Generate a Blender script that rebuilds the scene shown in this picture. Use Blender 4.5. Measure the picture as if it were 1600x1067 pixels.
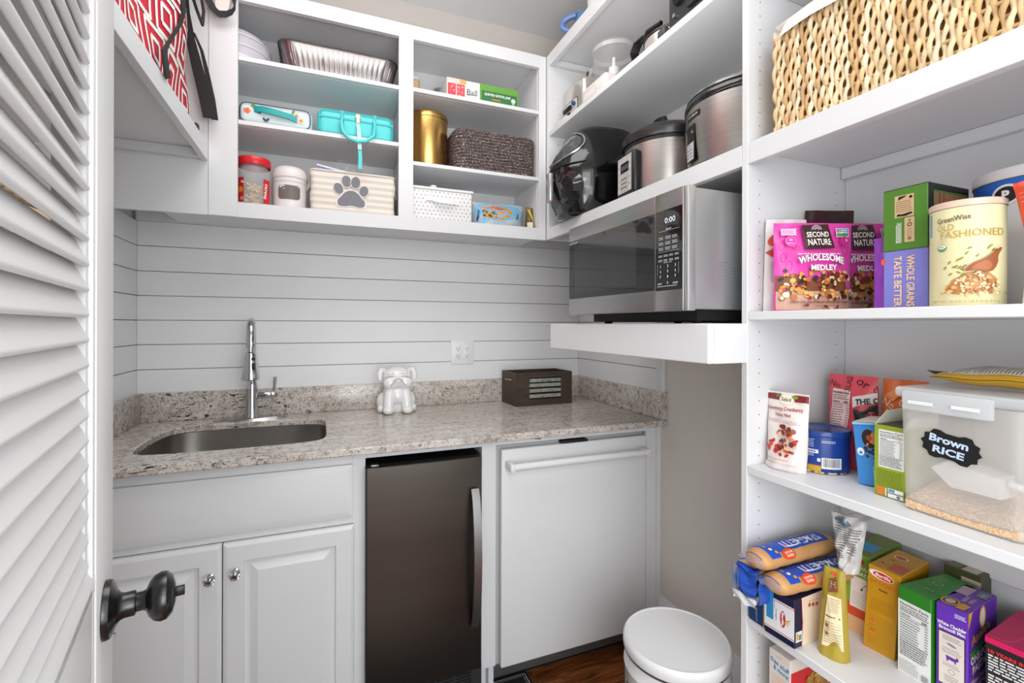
import bpy, bmesh, math, random
from mathutils import Vector, Matrix
from math import pi, sin, cos, radians as R
for o in list(bpy.data.objects): bpy.data.objects.remove(o)
SC = bpy.context.scene
COL = SC.collection
random.seed(7)

# ---------------------------------------------------------------- camera
cam = bpy.data.cameras.new('camera'); co = bpy.data.objects.new('camera', cam); COL.objects.link(co)
cam.sensor_width = 36; cam.sensor_fit = 'HORIZONTAL'; cam.lens = 734.6/1600*36
cam.shift_y = -(533.5-507.56)/1600; cam.clip_start = .01
co.matrix_world = (Matrix.Translation((.7666, -2.139, 1.2807)) @ Matrix.Rotation(R(-21.793), 4, 'Z')
                   @ Matrix.Rotation(R(90), 4, 'X') @ Matrix.Rotation(R(.1486), 4, 'Z'))
SC.camera = co
# ---------------------------------------------------------------- light
w = bpy.data.worlds.new('world'); SC.world = w; w.use_nodes = True
bg = w.node_tree.nodes['Background']; bg.inputs[0].default_value = (.92, .97, 1, 1); bg.inputs[1].default_value = 1.9
def area(name, loc, target, size, power, col=(1, 1, 1), sy=None):
    l = bpy.data.lights.new(name, 'AREA'); l.energy = power; l.size = size; l.color = col
    if sy: l.shape = 'RECTANGLE'; l.size_y = sy
    o = bpy.data.objects.new(name, l); COL.objects.link(o); o.location = loc
    o.rotation_euler = (Vector(target)-Vector(loc)).to_track_quat('-Z', 'Y').to_euler(); return o
area('hall_light', (.75, -3.1, 1.9), (1.35, -.6, .9), 1.0, 8, (1, .985, .96))
area('hall_fill', (1.0, -3.2, 1.1), (1.4, -.6, .5), 1.0, 6, (1, .985, .97))
area('doorway_fill', (.74, -2.32, 1.0), (1.9, -.8, .7), .45, 3.2, (1, .99, .98))
area('bounce_fill', (1.1, -1.35, 1.85), (1.1, -1.2, 2.74), .6, 6, (1, .99, .97))
area('soft_ceiling', (.8, -1.15, 2.70), (.95, -1.1, 0), 1.0, 10.5, (1, .985, .96))
SC.view_settings.view_transform = 'Standard'; SC.view_settings.look = 'None'
SC.view_settings.exposure = 0.17; SC.view_settings.gamma = 1; SC.view_settings.use_curve_mapping = False

# ---------------------------------------------------------------- materials
def lin(c):
    if isinstance(c, (int, float)): c = (c, c, c)
    return tuple(((x/255)/12.92 if x/255 <= .04045 else ((x/255+.055)/1.055)**2.4) for x in c)+(1,)
MC = {}
def M(c, rough=.5, metal=0., trans=0., noise=0., scale=60., bump=0., alpha=1., coat=0., emit=0., spec=None, ior=None, stretch=None):
    key = (c, rough, metal, trans, noise, scale, bump, alpha, coat, emit, spec, ior, stretch)
    if key in MC: return MC[key]
    m = bpy.data.materials.new('mat_%03d' % len(MC)); MC[key] = m; m.use_nodes = True
    nt = m.node_tree; b = nt.nodes['Principled BSDF']
    b.inputs['Base Color'].default_value = lin(c); b.inputs['Roughness'].default_value = rough
    b.inputs['Metallic'].default_value = metal; b.inputs['Transmission Weight'].default_value = trans
    b.inputs['Alpha'].default_value = alpha; b.inputs['Coat Weight'].default_value = coat
    if spec is not None: b.inputs['Specular IOR Level'].default_value = spec
    if ior: b.inputs['IOR'].default_value = ior
    if emit: b.inputs['Emission Color'].default_value = lin(c); b.inputs['Emission Strength'].default_value = emit
    if noise or bump:
        tc = nt.nodes.new('ShaderNodeTexCoord'); n = nt.nodes.new('ShaderNodeTexNoise')
        n.inputs['Scale'].default_value = scale; n.inputs['Detail'].default_value = 5
        src = tc.outputs['Object']
        if stretch:
            mp = nt.nodes.new('ShaderNodeMapping'); mp.inputs['Scale'].default_value = stretch
            nt.links.new(src, mp.inputs['Vector']); src = mp.outputs['Vector']
        nt.links.new(src, n.inputs['Vector'])
        if noise:
            mr = nt.nodes.new('ShaderNodeMapRange'); mr.inputs['To Min'].default_value = 1-noise; mr.inputs['To Max'].default_value = 1+noise
            mr.inputs['From Min'].default_value = .3; mr.inputs['From Max'].default_value = .7
            nt.links.new(n.outputs['Fac'], mr.inputs['Value'])
            mx = nt.nodes.new('ShaderNodeVectorMath'); mx.operation = 'SCALE'; mx.inputs[0].default_value = lin(c)[:3]
            nt.links.new(mr.outputs[0], mx.inputs['Scale']); nt.links.new(mx.outputs[0], b.inputs['Base Color'])
        if bump:
            bp = nt.nodes.new('ShaderNodeBump'); bp.inputs['Strength'].default_value = bump; bp.inputs['Distance'].default_value = .002
            nt.links.new(n.outputs['Fac'], bp.inputs['Height']); nt.links.new(bp.outputs[0], b.inputs['Normal'])
    return m
WHITE = M((226, 227, 229), .38, noise=.012, scale=6, bump=.03)
WHITEB = M((232, 233, 235), .42, noise=.012, scale=5, bump=.05)
BEIGE = M((219, 213, 206), .7, noise=.02, scale=4, bump=.04)
CEIL = M((232, 234, 237), .8, noise=.01, scale=3)
DARK = M((12, 12, 13), .6)
BLACKG = M((10, 10, 11), .12, coat=.5)
BLACKP = M((20, 20, 21), .4)
STEEL = M((176, 172, 169), .3, 1., noise=.06, scale=3, stretch=(1, 1, 60), bump=.04)
CHROME = M((205, 205, 207), .1, 1.)
ALU = M((160, 156, 156), .32, 1., noise=.05, scale=30)
GLASS = M((245, 248, 250), .03, trans=1., ior=1.45)
CLEARP = M((235, 238, 240), .08, trans=.0, alpha=.22, spec=.8)

# ---------------------------------------------------------------- mesh helper
class B:
    def __init__(s): s.bm = bmesh.new(); s.mats = []
    def mi(s, m):
        if m not in s.mats: s.mats.append(m)
        return s.mats.index(m)
    def _set(s, fs, m):
        i = s.mi(m)
        for f in fs: f.material_index = i
    def box(s, x0, x1, y0, y1, z0, z1, m, bev=0., seg=2):
        r = bmesh.ops.create_cube(s.bm, size=1); vs = r['verts']
        for v in vs: v.co = Vector(((x0+x1)/2+v.co.x*(x1-x0), (y0+y1)/2+v.co.y*(y1-y0), (z0+z1)/2+v.co.z*(z1-z0)))
        fs = set(f for v in vs for f in v.link_faces)
        i = s.mi(m)
        for f in fs: f.material_index = i
        if bev > 0:
            es = list(set(e for v in vs for e in v.link_edges))
            bmesh.ops.bevel(s.bm, geom=es, offset=bev, segments=seg, profile=.5, affect='EDGES', material=i)
        return s
    def grid(s, fn, nu, nv, m, cu=False, cv=False):
        bm = s.bm; V = [[bm.verts.new(fn(i/(nu), j/(nv))) for j in range(nv if cv else nv+1)] for i in range(nu if cu else nu+1)]
        fs = []
        for i in range(nu):
            for j in range(nv):
                a = V[i][j]; b = V[(i+1) % len(V)][j]; c = V[(i+1) % len(V)][(j+1) % len(V[0])]; d = V[i][(j+1) % len(V[0])]
                try: fs.append(bm.faces.new((a, b, c, d)))
                except ValueError: pass
        s._set(fs, m); return V
    def lathe(s, prof, c, m, ax='z', seg=32, sx=1., sy=1., cap=True):
        c = Vector(c)
        def P(r, h, a):
            x, y = r*cos(a)*sx, r*sin(a)*sy
            return c+(Vector((x, y, h)) if ax == 'z' else Vector((h, x, y)) if ax == 'x' else Vector((y, h, x)))
        rings = [[s.bm.verts.new(P(r, h, 2*pi*k/seg)) for k in range(seg)] for r, h in prof]
        fs = []
        for a, b in zip(rings, rings[1:]):
            for k in range(seg): fs.append(s.bm.faces.new((a[k], a[(k+1) % seg], b[(k+1) % seg], b[k])))
        if cap:
            fs.append(s.bm.faces.new(list(reversed(rings[0])))); fs.append(s.bm.faces.new(rings[-1]))
        s._set(fs, m); return s
    def tube(s, pts, r, m, seg=8, closed=False, flat=None, cap=True):
        pts = [Vector(p) for p in pts]; n = len(pts); rings = []; up = None
        for i, p in enumerate(pts):
            t = (pts[(i+1) % n]-pts[i-1]) if closed or 0 < i < n-1 else (pts[1]-pts[0] if i == 0 else pts[-1]-pts[-2])
            t.normalize()
            if up is None: up = Vector((0, 0, 1)) if abs(t.z) < .9 else Vector((0, 1, 0))
            u = up-t*up.dot(t); u.normalize(); up = u; v = t.cross(u)
            ri = r(i/(n-1)) if callable(r) else r
            ra, rb = (ri, ri) if flat is None else (ri, ri*flat)
            rings.append([s.bm.verts.new(p+u*ra*cos(2*pi*k/seg)+v*rb*sin(2*pi*k/seg)) for k in range(seg)])
        fs = []
        for i in range(n if closed else n-1):
            a, b = rings[i], rings[(i+1) % n]
            for k in range(seg): fs.append(s.bm.faces.new((a[k], a[(k+1) % seg], b[(k+1) % seg], b[k])))
        if not closed and cap: fs.append(s.bm.faces.new(list(reversed(rings[0])))); fs.append(s.bm.faces.new(rings[-1]))
        s._set(fs, m); return s
    def ribbon(s, pts, wv, th, m):
        """flat band through pts; wv = width vector, th = thickness"""
        pts = [Vector(p) for p in pts]; n = len(pts); rings = []
        for i, p in enumerate(pts):
            t = (pts[1]-pts[0]) if i == 0 else (pts[-1]-pts[-2]) if i == n-1 else pts[i+1]-pts[i-1]
            W = Vector(wv(i/(n-1)) if callable(wv) else wv); nn = t.cross(W)
            if nn.length < 1e-9: nn = Vector((0, 1, 0))
            nn.normalize(); nn *= th/2
            rings.append([s.bm.verts.new(q) for q in (p-W/2-nn, p+W/2-nn, p+W/2+nn, p-W/2+nn)])
        fs = []
        for a, b in zip(rings, rings[1:]):
            for k in range(4): fs.append(s.bm.faces.new((a[k], a[(k+1) % 4], b[(k+1) % 4], b[k])))
        fs.append(s.bm.faces.new(list(reversed(rings[0])))); fs.append(s.bm.faces.new(rings[-1]))
        s._set(fs, m); return s
    def prism(s, poly, fn, h0, h1, m, bev=0):
        """poly (a,b) list, fn(a,b,h)->xyz"""
        lo = [s.bm.verts.new(fn(a, b, h0)) for a, b in poly]; hi = [s.bm.verts.new(fn(a, b, h1)) for a, b in poly]
        n = len(poly); fs = [s.bm.faces.new(list(reversed(lo))), s.bm.faces.new(hi)]
        for k in range(n): fs.append(s.bm.faces.new((lo[k], lo[(k+1) % n], hi[(k+1) % n], hi[k])))
        s._set(fs, m)
        if bev: bmesh.ops.bevel(s.bm, geom=list(set(e for f in fs[:2] for e in f.edges)), offset=bev, segments=2, profile=.5, affect='EDGES', material=s.mi(m))
        return s
    def sphere(s, c, r, m, sx=1, sy=1, sz=1, seg=20, rings=12):
        c = Vector(c)
        V = s.grid(lambda u, v: c+Vector((r*sx*cos(2*pi*u)*sin(pi*v), r*sy*sin(2*pi*u)*sin(pi*v), -r*sz*cos(pi*v))), seg, rings, m, cu=True)
        bmesh.ops.remove_doubles(s.bm, verts=[v for row in V for v in (row[0], row[-1])], dist=1e-6); return s
    def me(s, name, ang=35, smooth=True):
        bmesh.ops.recalc_face_normals(s.bm, faces=s.bm.faces)
        m = bpy.data.meshes.new(name); s.bm.to_mesh(m); s.bm.free()
        for x in s.mats: m.materials.append(x)
        if smooth:
            m.polygons.foreach_set('use_smooth', [True]*len(m.polygons)); m.set_sharp_from_angle(angle=R(ang))
        return m
    def obj(s, name, parent=None, loc=(0, 0, 0), ang=35, smooth=True, kind=None, label=None):
        o = bpy.data.objects.new(name, s.me(name, ang, smooth)); COL.objects.link(o); o.location = loc
        if parent: o.parent = parent
        if kind: o['kind'] = kind
        if label: o['label'] = label
        return o
def thing(name, label, cat, loc=(0, 0, 0), rz=0., tilt=0., group=None, rx=0.):
    o = bpy.data.objects.new(name, None); COL.objects.link(o); o.empty_display_size = .05
    o.location = loc; o.rotation_euler = (R(rx), R(tilt), R(rz)); o['label'] = label; o['category'] = cat
    if group: o['group'] = group
    return o
def tag(o, label, cat, group=None):
    o['label'] = label; o['category'] = cat
    if group: o['group'] = group
    return o
def struct(o): o['kind'] = 'structure'; return o
def inst(src, parent, loc=(0, 0, 0), rot=(0, 0, 0), name=None, scale=None):
    o = bpy.data.objects.new(name or src.name.split('.')[0], src.data); COL.objects.link(o); o.parent = parent; o.location = loc; o.rotation_euler = rot
    if scale: o.scale = scale
    return o

# ---------------------------------------------------------------- printing on surfaces
TC = {}
def text_tris(body, bold=0.):
    k = (body, bold)
    if k in TC: return TC[k]
    c = bpy.data.curves.new('t', 'FONT'); c.body = body; c.size = 1; c.resolution_u = 2; c.offset = bold; c.align_x = 'LEFT'
    o = bpy.data.objects.new('t', c); COL.objects.link(o)
    dg = bpy.context.evaluated_depsgraph_get(); dg.update()
    m = bpy.data.meshes.new_from_object(o.evaluated_get(dg))
    vs = [(v.co.x, v.co.y) for v in m.vertices]; fs = [tuple(p.vertices) for p in m.polygons]
    bpy.data.objects.remove(o); bpy.data.curves.remove(c); bpy.data.meshes.remove(m)
    if vs:
        x0 = min(v[0] for v in vs); x1 = max(v[0] for v in vs); y0 = min(v[1] for v in vs); y1 = max(v[1] for v in vs)
    else: x0 = y0 = 0; x1 = y1 = 1
    TC[k] = (vs, fs, x0, x1, y0, y1); return TC[k]
class Print:
    """flat ink laid on a surface; f(x,y,off)->xyz"""
    def __init__(s, f, step=None, off=.0003, rough=.45): s.f = f; s.v = []; s.fc = []; s.mi = []; s.mats = []; s.k = 0; s.step = step; s.off = off; s.rough = rough
    def _m(s, c):
        m = c if isinstance(c, bpy.types.Material) else M(c, s.rough)
        if m not in s.mats: s.mats.append(m)
        return s.mats.index(m)
    def _o(s): s.k += 1; return s.off+s.k*.00006
    def rect(s, x0, y0, x1, y1, c):
        o = s._o(); nx = ny = 1
        if s.step: nx = max(1, math.ceil(abs(x1-x0)/s.step)); ny = max(1, math.ceil(abs(y1-y0)/s.step))
        b = len(s.v); i = s._m(c)
        for a in range(nx+1):
            for d in range(ny+1): s.v.append(s.f(x0+(x1-x0)*a/nx, y0+(y1-y0)*d/ny, o))
        for a in range(nx):
            for d in range(ny):
                p = b+a*(ny+1)+d; s.fc.append((p, p+ny+1, p+ny+2, p+1)); s.mi.append(i)
        return s
    def poly(s, pts, c):
        o = s._o(); b = len(s.v); i = s._m(c)
        if s.step:   # fan with centre so it follows the surface
            cx = sum(p[0] for p in pts)/len(pts); cy = sum(p[1] for p in pts)/len(pts); n = len(pts)
            s.v.append(s.f(cx, cy, o))
            for t in (.35, .7, 1.):
                for p in pts: s.v.append(s.f(cx+(p[0]-cx)*t, cy+(p[1]-cy)*t, o))
            for k in range(n):
                s.fc.append((b, b+1+k, b+1+(k+1) % n)); s.mi.append(i)
                for q in range(2):
                    s.fc.append((b+1+q*n+k, b+1+(q+1)*n+k, b+1+(q+1)*n+(k+1) % n, b+1+q*n+(k+1) % n)); s.mi.append(i)
        else:
            for p in pts: s.v.append(s.f(p[0], p[1], o))
            s.fc.append(tuple(range(b, b+len(pts)))); s.mi.append(i)
        return s
    def ell(s, cx, cy, rx, ry, c, rot=0, n=20):
        ca, sa = cos(R(rot)), sin(R(rot))
        return s.poly([(cx+rx*cos(2*pi*k/n)*ca-ry*sin(2*pi*k/n)*sa, cy+rx*cos(2*pi*k/n)*sa+ry*sin(2*pi*k/n)*ca) for k in range(n)], c)
    def line(s, pts, w, c):
        o = s._o(); i = s._m(c)
        for a, b in zip(pts, pts[1:]):
            d = Vector((b[0]-a[0], b[1]-a[1]))
            if d.length < 1e-9: continue
            d.normalize(); n = Vector((-d.y, d.x))*w/2; q = len(s.v)
            for p in ((a[0]-n.x, a[1]-n.y), (b[0]-n.x, b[1]-n.y), (b[0]+n.x, b[1]+n.y), (a[0]+n.x, a[1]+n.y)): s.v.append(s.f(p[0], p[1], o))
            s.fc.append((q, q+1, q+2, q+3)); s.mi.append(i)
        return s
    def text(s, body, x, y, h, c, w=None, rot=0, al='C', bold=0., arc=0.):
        """h = height of the letters' box; w = fitted width; (x,y) = centre (al C) or left-centre (L)"""
        vs, fs, x0, x1, y0, y1 = text_tris(body, bold); s.k += 18 if s.step else 0; sc = h/(y1-y0); sx = (w/(x1-x0)) if w else sc
        W = (x1-x0)*sx; ca, sa = cos(R(rot)), sin(R(rot)); o = s._o(); b = len(s.v); i = s._m(c)
        for px, py in vs:
            a = (px-x0)*sx-(W/2 if al == 'C' else 0); d = (py-(y0+y1)/2)*sc
            if arc: d += arc*(1-(2*a/W)**2)
            s.v.append(s.f(x+a*ca-d*sa, y+a*sa+d*ca, o))
        for f in fs: s.fc.append(tuple(b+q for q in f)); s.mi.append(i)
        if s.step: s.k -= 18
        return s
    def fine(s, x0, y0, x1, y1, n, c, th=None, rag=.3, vert=False):
        """rows of small unreadable copy: word-length dashes"""
        o = s._o(); i = s._m(c); rnd = random.Random(int(abs(x0*9e4+y0*7e4)+n))
        A0, A1, C0, C1 = (x0, x1, y0, y1) if not vert else (y0, y1, x0, x1)
        dy = (C1-C0)/n; th = th or dy*.42
        for k in range(n):
            yy = C1-dy*(k+.5); xx = A0; end = A1-rnd.random()*rag*(A1-A0)*.5
            while xx < end:
                L = min(rnd.uniform(.04, .14)*(A1-A0), end-xx); q = len(s.v)
                for a, b in ((xx, yy-th/2), (xx+L, yy-th/2), (xx+L, yy+th/2), (xx, yy+th/2)):
                    s.v.append(s.f(a, b, o) if not vert else s.f(b, a, o))
                s.fc.append((q, q+1, q+2, q+3)); s.mi.append(i); xx += L+(A1-A0)*.02
        return s
    def nutrition(s, x0, y0, x1, y1, cal='200', paper=(240, 240, 236)):
        W = x1-x0; H = y1-y0; k = (25, 25, 25)
        s.rect(x0, y0, x1, y1, paper)
        s.text('Nutrition Facts', (x0+x1)/2, y1-.06*H, .05*H, k, w=W*.9, bold=.02)
        s.fine(x0+.05*W, y1-.17*H, x1-.05*W, y1-.1*H, 2, k); s.rect(x0+.05*W, y1-.19*H, x1-.05*W, y1-.178*H, k)
        s.text('Calories', x0+.06*W, y1-.235*H, .035*H, k, al='L', bold=.02); s.text(cal, x1-.18*W, y1-.235*H, .045*H, k, bold=.03)
        s.rect(x0+.05*W, y1-.275*H, x1-.05*W, y1-.268*H, k)
        for j in range(9): s.fine(x0+.06*W, y1-(.32+.045*j)*H, x0+.7*W, y1-(.29+.045*j)*H, 1, (60, 60, 60)); s.fine(x1-.16*W, y1-(.32+.045*j)*H, x1-.05*W, y1-(.29+.045*j)*H, 1, (60, 60, 60))
        s.rect(x0+.05*W, y1-.715*H, x1-.05*W, y1-.702*H, k); s.fine(x0+.06*W, y0+.04*H, x1-.05*W, y1-.73*H, 6, (90, 90, 90)); return s
    def barcode(s, x0, y0, x1, y1):
        s.rect(x0, y0, x1, y1, (240, 240, 240)); rnd = random.Random(3); x = x0+.06*(x1-x0)
        while x < x1-.08*(x1-x0):
            t = rnd.choice((.012, .02, .03))*(x1-x0); s.rect(x, y0+.15*(y1-y0), x+t, y1-.06*(y1-y0), (25, 25, 25)); x += t+rnd.choice((.015, .03))*(x1-x0); s.k -= 1
        return s
    def obj(s, name, parent, label=None):
        m = bpy.data.meshes.new(name); m.from_pydata([tuple(v) for v in s.v], [], s.fc)
        for x in s.mats: m.materials.append(x)
        m.polygons.foreach_set('material_index', s.mi); m.update()
        o = bpy.data.objects.new(name, m); COL.objects.link(o); o.parent = parent
        if label: o['label'] = label
        return o
def ovi(w, d, h):
    return dict(front=lambda x, y, o: (x, -o, y), right=lambda x, y, o: (w+o, x, y), left=lambda x, y, o: (-o, d-x, y), top=lambda x, y, o: (x, y, h+o))
class Carton:
    def __init__(s, name, label, cat, loc, rz, w, d, h, col, tilt=0., group=None, rough=.42, bev=.0012, top=None, part='carton'):
        s.t = thing(name, label, cat, loc, rz, tilt, group); s.w, s.d, s.h = w, d, h
        b = B(); b.box(0, w, 0, d, 0, h, M(col, rough), bev, 1); b.obj(part, s.t)
        s.f = {k: Print(g) for k, g in ovi(w, d, h).items()}
    def done(s):
        for k, p in s.f.items():
            if p.v: p.obj('print_'+k, s.t)
        return s.t
class Pouch:
    """stand-up bag: local origin at its left front bottom, x right, z up"""
    def __init__(s, name, label, cat, loc, rz, w, h, d, col, tilt=0., rx=0., taper=.0, wr=.0012, rough=.35, seed=1, lean=0., group=None, top=None, mat=None, sidecol=None, ragged=0.):
        s.t = thing(name, label, cat, loc, rz, tilt, group, rx); s.w, s.h, s.d = w, h, d; rnd = random.Random(seed)
        ph = [rnd.uniform(0, 6.3) for _ in range(6)]
        def half(u, v):
            g = (1-abs(2*u-1)**2.6)**.7; vv = 1-v**1.7
            return d/2*max(g*(.12+.88*vv), .012)
        def wob(u, v): return wr*(sin(9*u+7*v+ph[0])+.7*sin(17*u-11*v+ph[1])+.6*sin(5*u+23*v+ph[2]))
        def X(u, v): return w*(.5+(u-.5)*(1-taper*v))+ragged*sin(14*v+ph[3])*(u-.5)
        def f(x, y, o=0.):
            u = min(max(x/w, 0), 1); v = min(max(y/h, 0), 1)
            return (X(u, v), d/2-half(u, v)+wob(u, v)*(1-abs(2*u-1)**6)+lean*v-o, v*h)
        def g(x, y):
            u = x/w; v = y/h
            return (X(u, v), d/2+half(u, v)+wob(u, 1-v)*.5+lean*v, v*h)
        s.f = f; m = mat or M(col, rough, noise=.02, scale=30, bump=.08)
        b = B(); n, k = 30, 32
        a = b.grid(lambda u, v: f(w*u, h*v), n, k, m); c = b.grid(lambda u, v: g(w*u, h*v), n, k, m)
        mi = b.mi(m); bm = b.bm
        for i in range(n):
            for q in (0, k): bm.faces.new((a[i][q], a[i+1][q], c[i+1][q], c[i][q])).material_index = mi
        for j in range(k):
            for q in (0, n): bm.faces.new((a[q][j], a[q][j+1], c[q][j+1], c[q][j])).material_index = mi
        b.obj('bag', s.t, ang=60); s.p = Print(lambda x, y, o: f(x, y, o), step=min(w, h)/12, off=.0016)
    def done(s):
        if s.p.v: s.p.obj('print', s.t)
        return s.t
def blobs(P, x0, y0, x1, y1, n, cols, r0, r1, seed=1, fy=None):
    rnd = random.Random(seed)
    for k in range(n):
        x = rnd.uniform(x0, x1); y = rnd.uniform(y0, y1)
        if fy and not fy(x, y): continue
        r = rnd.uniform(r0, r1); P.ell(x, y, r, r*rnd.uniform(.45, .9), rnd.choice(cols), rnd.uniform(0, 180), 9)
# ================================================================= SETTING
XL, XR, YF, ZC, XF, D1, YP = .1209, 2.0037, -2.12, 2.737, 1.66, -.2981, -1.3457
# floor of oak planks
fl = struct(B().box(-.3, 2.3, -3.6, .1, -.05, -.004, M((40, 24, 14), .7)).obj('floor'))
def wood_mat(i):
    m = bpy.data.materials.new('oak_%d' % i); m.use_nodes = True; nt = m.node_tree; b = nt.nodes['Principled BSDF']
    tc = nt.nodes.new('ShaderNodeTexCoord'); mp = nt.nodes.new('ShaderNodeMapping'); mp.inputs['Scale'].default_value = (3, 34, 20); mp.inputs['Location'].default_value = (i*3.1, i*1.7, 0)
    n = nt.nodes.new('ShaderNodeTexNoise'); n.inputs['Scale'].default_value = 2.2; n.inputs['Detail'].default_value = 8; n.inputs['Distortion'].default_value = 1.2
    cr = nt.nodes.new('ShaderNodeValToRGB'); e = cr.color_ramp.elements
    e[0].position = .3; e[0].color = lin((52, 27, 14)); e[1].position = .72; e[1].color = lin((146+6*i, 88+3*i, 48))
    x = e.new(.5); x.color = lin((104+5*i, 57+3*i, 29))
    nt.links.new(tc.outputs['Object'], mp.inputs[0]); nt.links.new(mp.outputs[0], n.inputs['Vector']); nt.links.new(n.outputs['Fac'], cr.inputs[0]); nt.links.new(cr.outputs[0], b.inputs['Base Color'])
    b.inputs['Roughness'].default_value = .33; return m
woods = [wood_mat(i) for i in range(4)]
pm = {}
for i in range(4):
    for L in (.9, 1.3): pm[i, L] = B().box(0, L-.0015, 0, .0815, -.006, 0, woods[i], .0012, 1).me('plank')
rnd = random.Random(5); y = -.13; first = True
while y > -2.75:
    x = -.1-rnd.uniform(0, .7)
    while x < 2.0:
        L = rnd.choice((.9, 1.3)); o = bpy.data.objects.new('plank', pm[rnd.randrange(4), L]); COL.objects.link(o); o.parent = fl; o.location = (x, y-.083, 0); x += L
    y -= .083
struct(B().box(-.1, 2.3, -2.3, .1, ZC, ZC+.05, CEIL).obj('ceiling'))
wb = struct(B().box(XL-.1, XR+.1, .012, .1, 0, ZC, BEIGE).obj('wall_back'))
wl = struct(B().box(XL-.1, XL-.012, -2.3, .012, 0, ZC, BEIGE).obj('wall_left'))
wr = struct(B().box(XR, XR+.1, -2.3, .012, 0, ZC, BEIGE).obj('wall_right'))
wf = struct(B().box(XL-.1, .665, -2.24, YF, 0, ZC, BEIGE).box(1.72, XR+.1, -2.24, YF, 0, ZC, BEIGE).box(.665, 1.72, -2.24, YF, 2.3, ZC, BEIGE).obj('wall_front'))
joints = [1.0, 1.1091, 1.203, 1.2949, 1.3869, 1.4786, 1.5732, 1.666, 1.759]
for a, b in zip(joints, joints[1:]):
    g = .0015
    B().box(XL, XR-.012, 0, .012, a+g, b-g, WHITEB, .0006, 1).obj('plank', wb)
    if b < 1.7: B().box(XL-.012, XL, -1.35, 0, a+g, b-g, WHITEB, .0006, 1).obj('plank', wl)
    if b < 1.71: B().box(XR-.012, XR, -.622, 0, a+g, b-g, WHITEB, .0006, 1).obj('plank', wr)
struct(B().box(XR-.016, XR, -.662, -.622, 1.02, 1.29, WHITE, .002, 1).obj('trim_1'))
bb = B(); prof = [(0, 0), (.015, 0), (.015, .16), (.012, .168), (.012, .185), (.006, .2), (.004, .215), (0, .215)]
bb.prism(prof, lambda a, b_, h: (XR-a, h, b_), -1.3287, -.635, WHITE); struct(bb.obj('baseboard_right'))

# ================================================================= LOUVERED DOOR
door = bpy.data.objects.new('door_1', None); COL.objects.link(door); door.location = (.536, -1.449, 0); door.rotation_euler = (0, 0, R(-78.14)); door['kind'] = 'structure'
DW = M((231, 231, 231), .42, noise=.01, scale=4, bump=.04)
def dbox(name, *a, bev=.002): return B().box(*a, DW, bev, 2).obj(name, door)
st = B(); st.box(0, .104, -.035, 0, .01, 2.03, DW, .003); st.box(.104, .112, -.031, -.002, .01, 2.03, DW, .002); st.box(.112, .122, -.031, -.006, .01, 2.03, DW, .002); st.obj('stile', door)
dbox('stile', .53, .645, -.035, 0, .01, 2.03)
for nm, z0, z1 in (('rail', .845, 1.028), ('rail', .01, .23), ('rail', 1.925, 2.03)): dbox(nm, .1225, .5295, -.034, -.001, z0, z1)
b = B(); b.prism([(-.001, 1.018), (-.001, 1.028), (-.0075, 1.0405), (-.026, 1.0405), (-.026, 1.018)], lambda a, c, h: (h, a, c), .11, .53, DW); b.obj('rail_moulding', door)
sp = []
tx, tz = -.0135, .0285
L = math.hypot(tx, tz); ux, uz = tx/L, tz/L; nx, nz = -uz, ux; T = .0032
for k in range(9): a = pi/2+pi*k/8; sp.append((cos(a), sin(a)))
def slat_me():
    b = B(); poly = []
    for k in range(7): a = -pi/2+pi*k/6; poly.append((L-T+T*cos(a), T*sin(a)))
    for k in range(7): a = pi/2+pi*k/6; poly.append((T+T*cos(a), T*sin(a)))
    b.prism([(q*ux+r*nx, q*uz+r*nz) for q, r in poly], lambda a, c, h: (h, -.0055+a, c), .1225, .5295, DW); return b.me('slat', 50)
sm = slat_me()
z = 1.0445
while z < 1.9:
    o = bpy.data.objects.new('slat', sm); COL.objects.link(o); o.parent = door; o.location = (0, 0, z); z += .0242
z = .236
while z < .815:
    o = bpy.data.objects.new('slat', sm); COL.objects.link(o); o.parent = door; o.location = (0, 0, z); z += .0242
KB = M((13, 12, 12), .3, coat=.3, noise=.1, scale=40)
kp = [(.0300, 0), (.0300, .003), (.029, .006), (.024, .0085), (.018, .0105), (.0140, .0135), (.0128, .017), (.0128, .026)]
kq = [(.0115, .0245), (.0115, .0265), (.0098, .0275), (.0098, .033), (.0112, .0355), (.018, .0385), (.0235, .043), (.0258, .049), (.0250, .0545), (.0200, .0595), (.0105, .0625), (.0, .063)]
kn = B().lathe(kp, (.060, 0, .973), KB, 'y', 40).lathe(kq, (.060, 0, .973), KB, 'y', 40, cap=False).obj('door_knob', door, label='oil rubbed bronze door knob with privacy turn button')
B().box(.0575, .0625, .061, .071, .9685, .979, M((50, 46, 44), .3, .6), .001).obj('turn_button', kn)
B().lathe([(.002, 0), (.002, .002)], (.073, .009, .950), CHROME, 'y', 10).obj('screw', kn)

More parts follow.
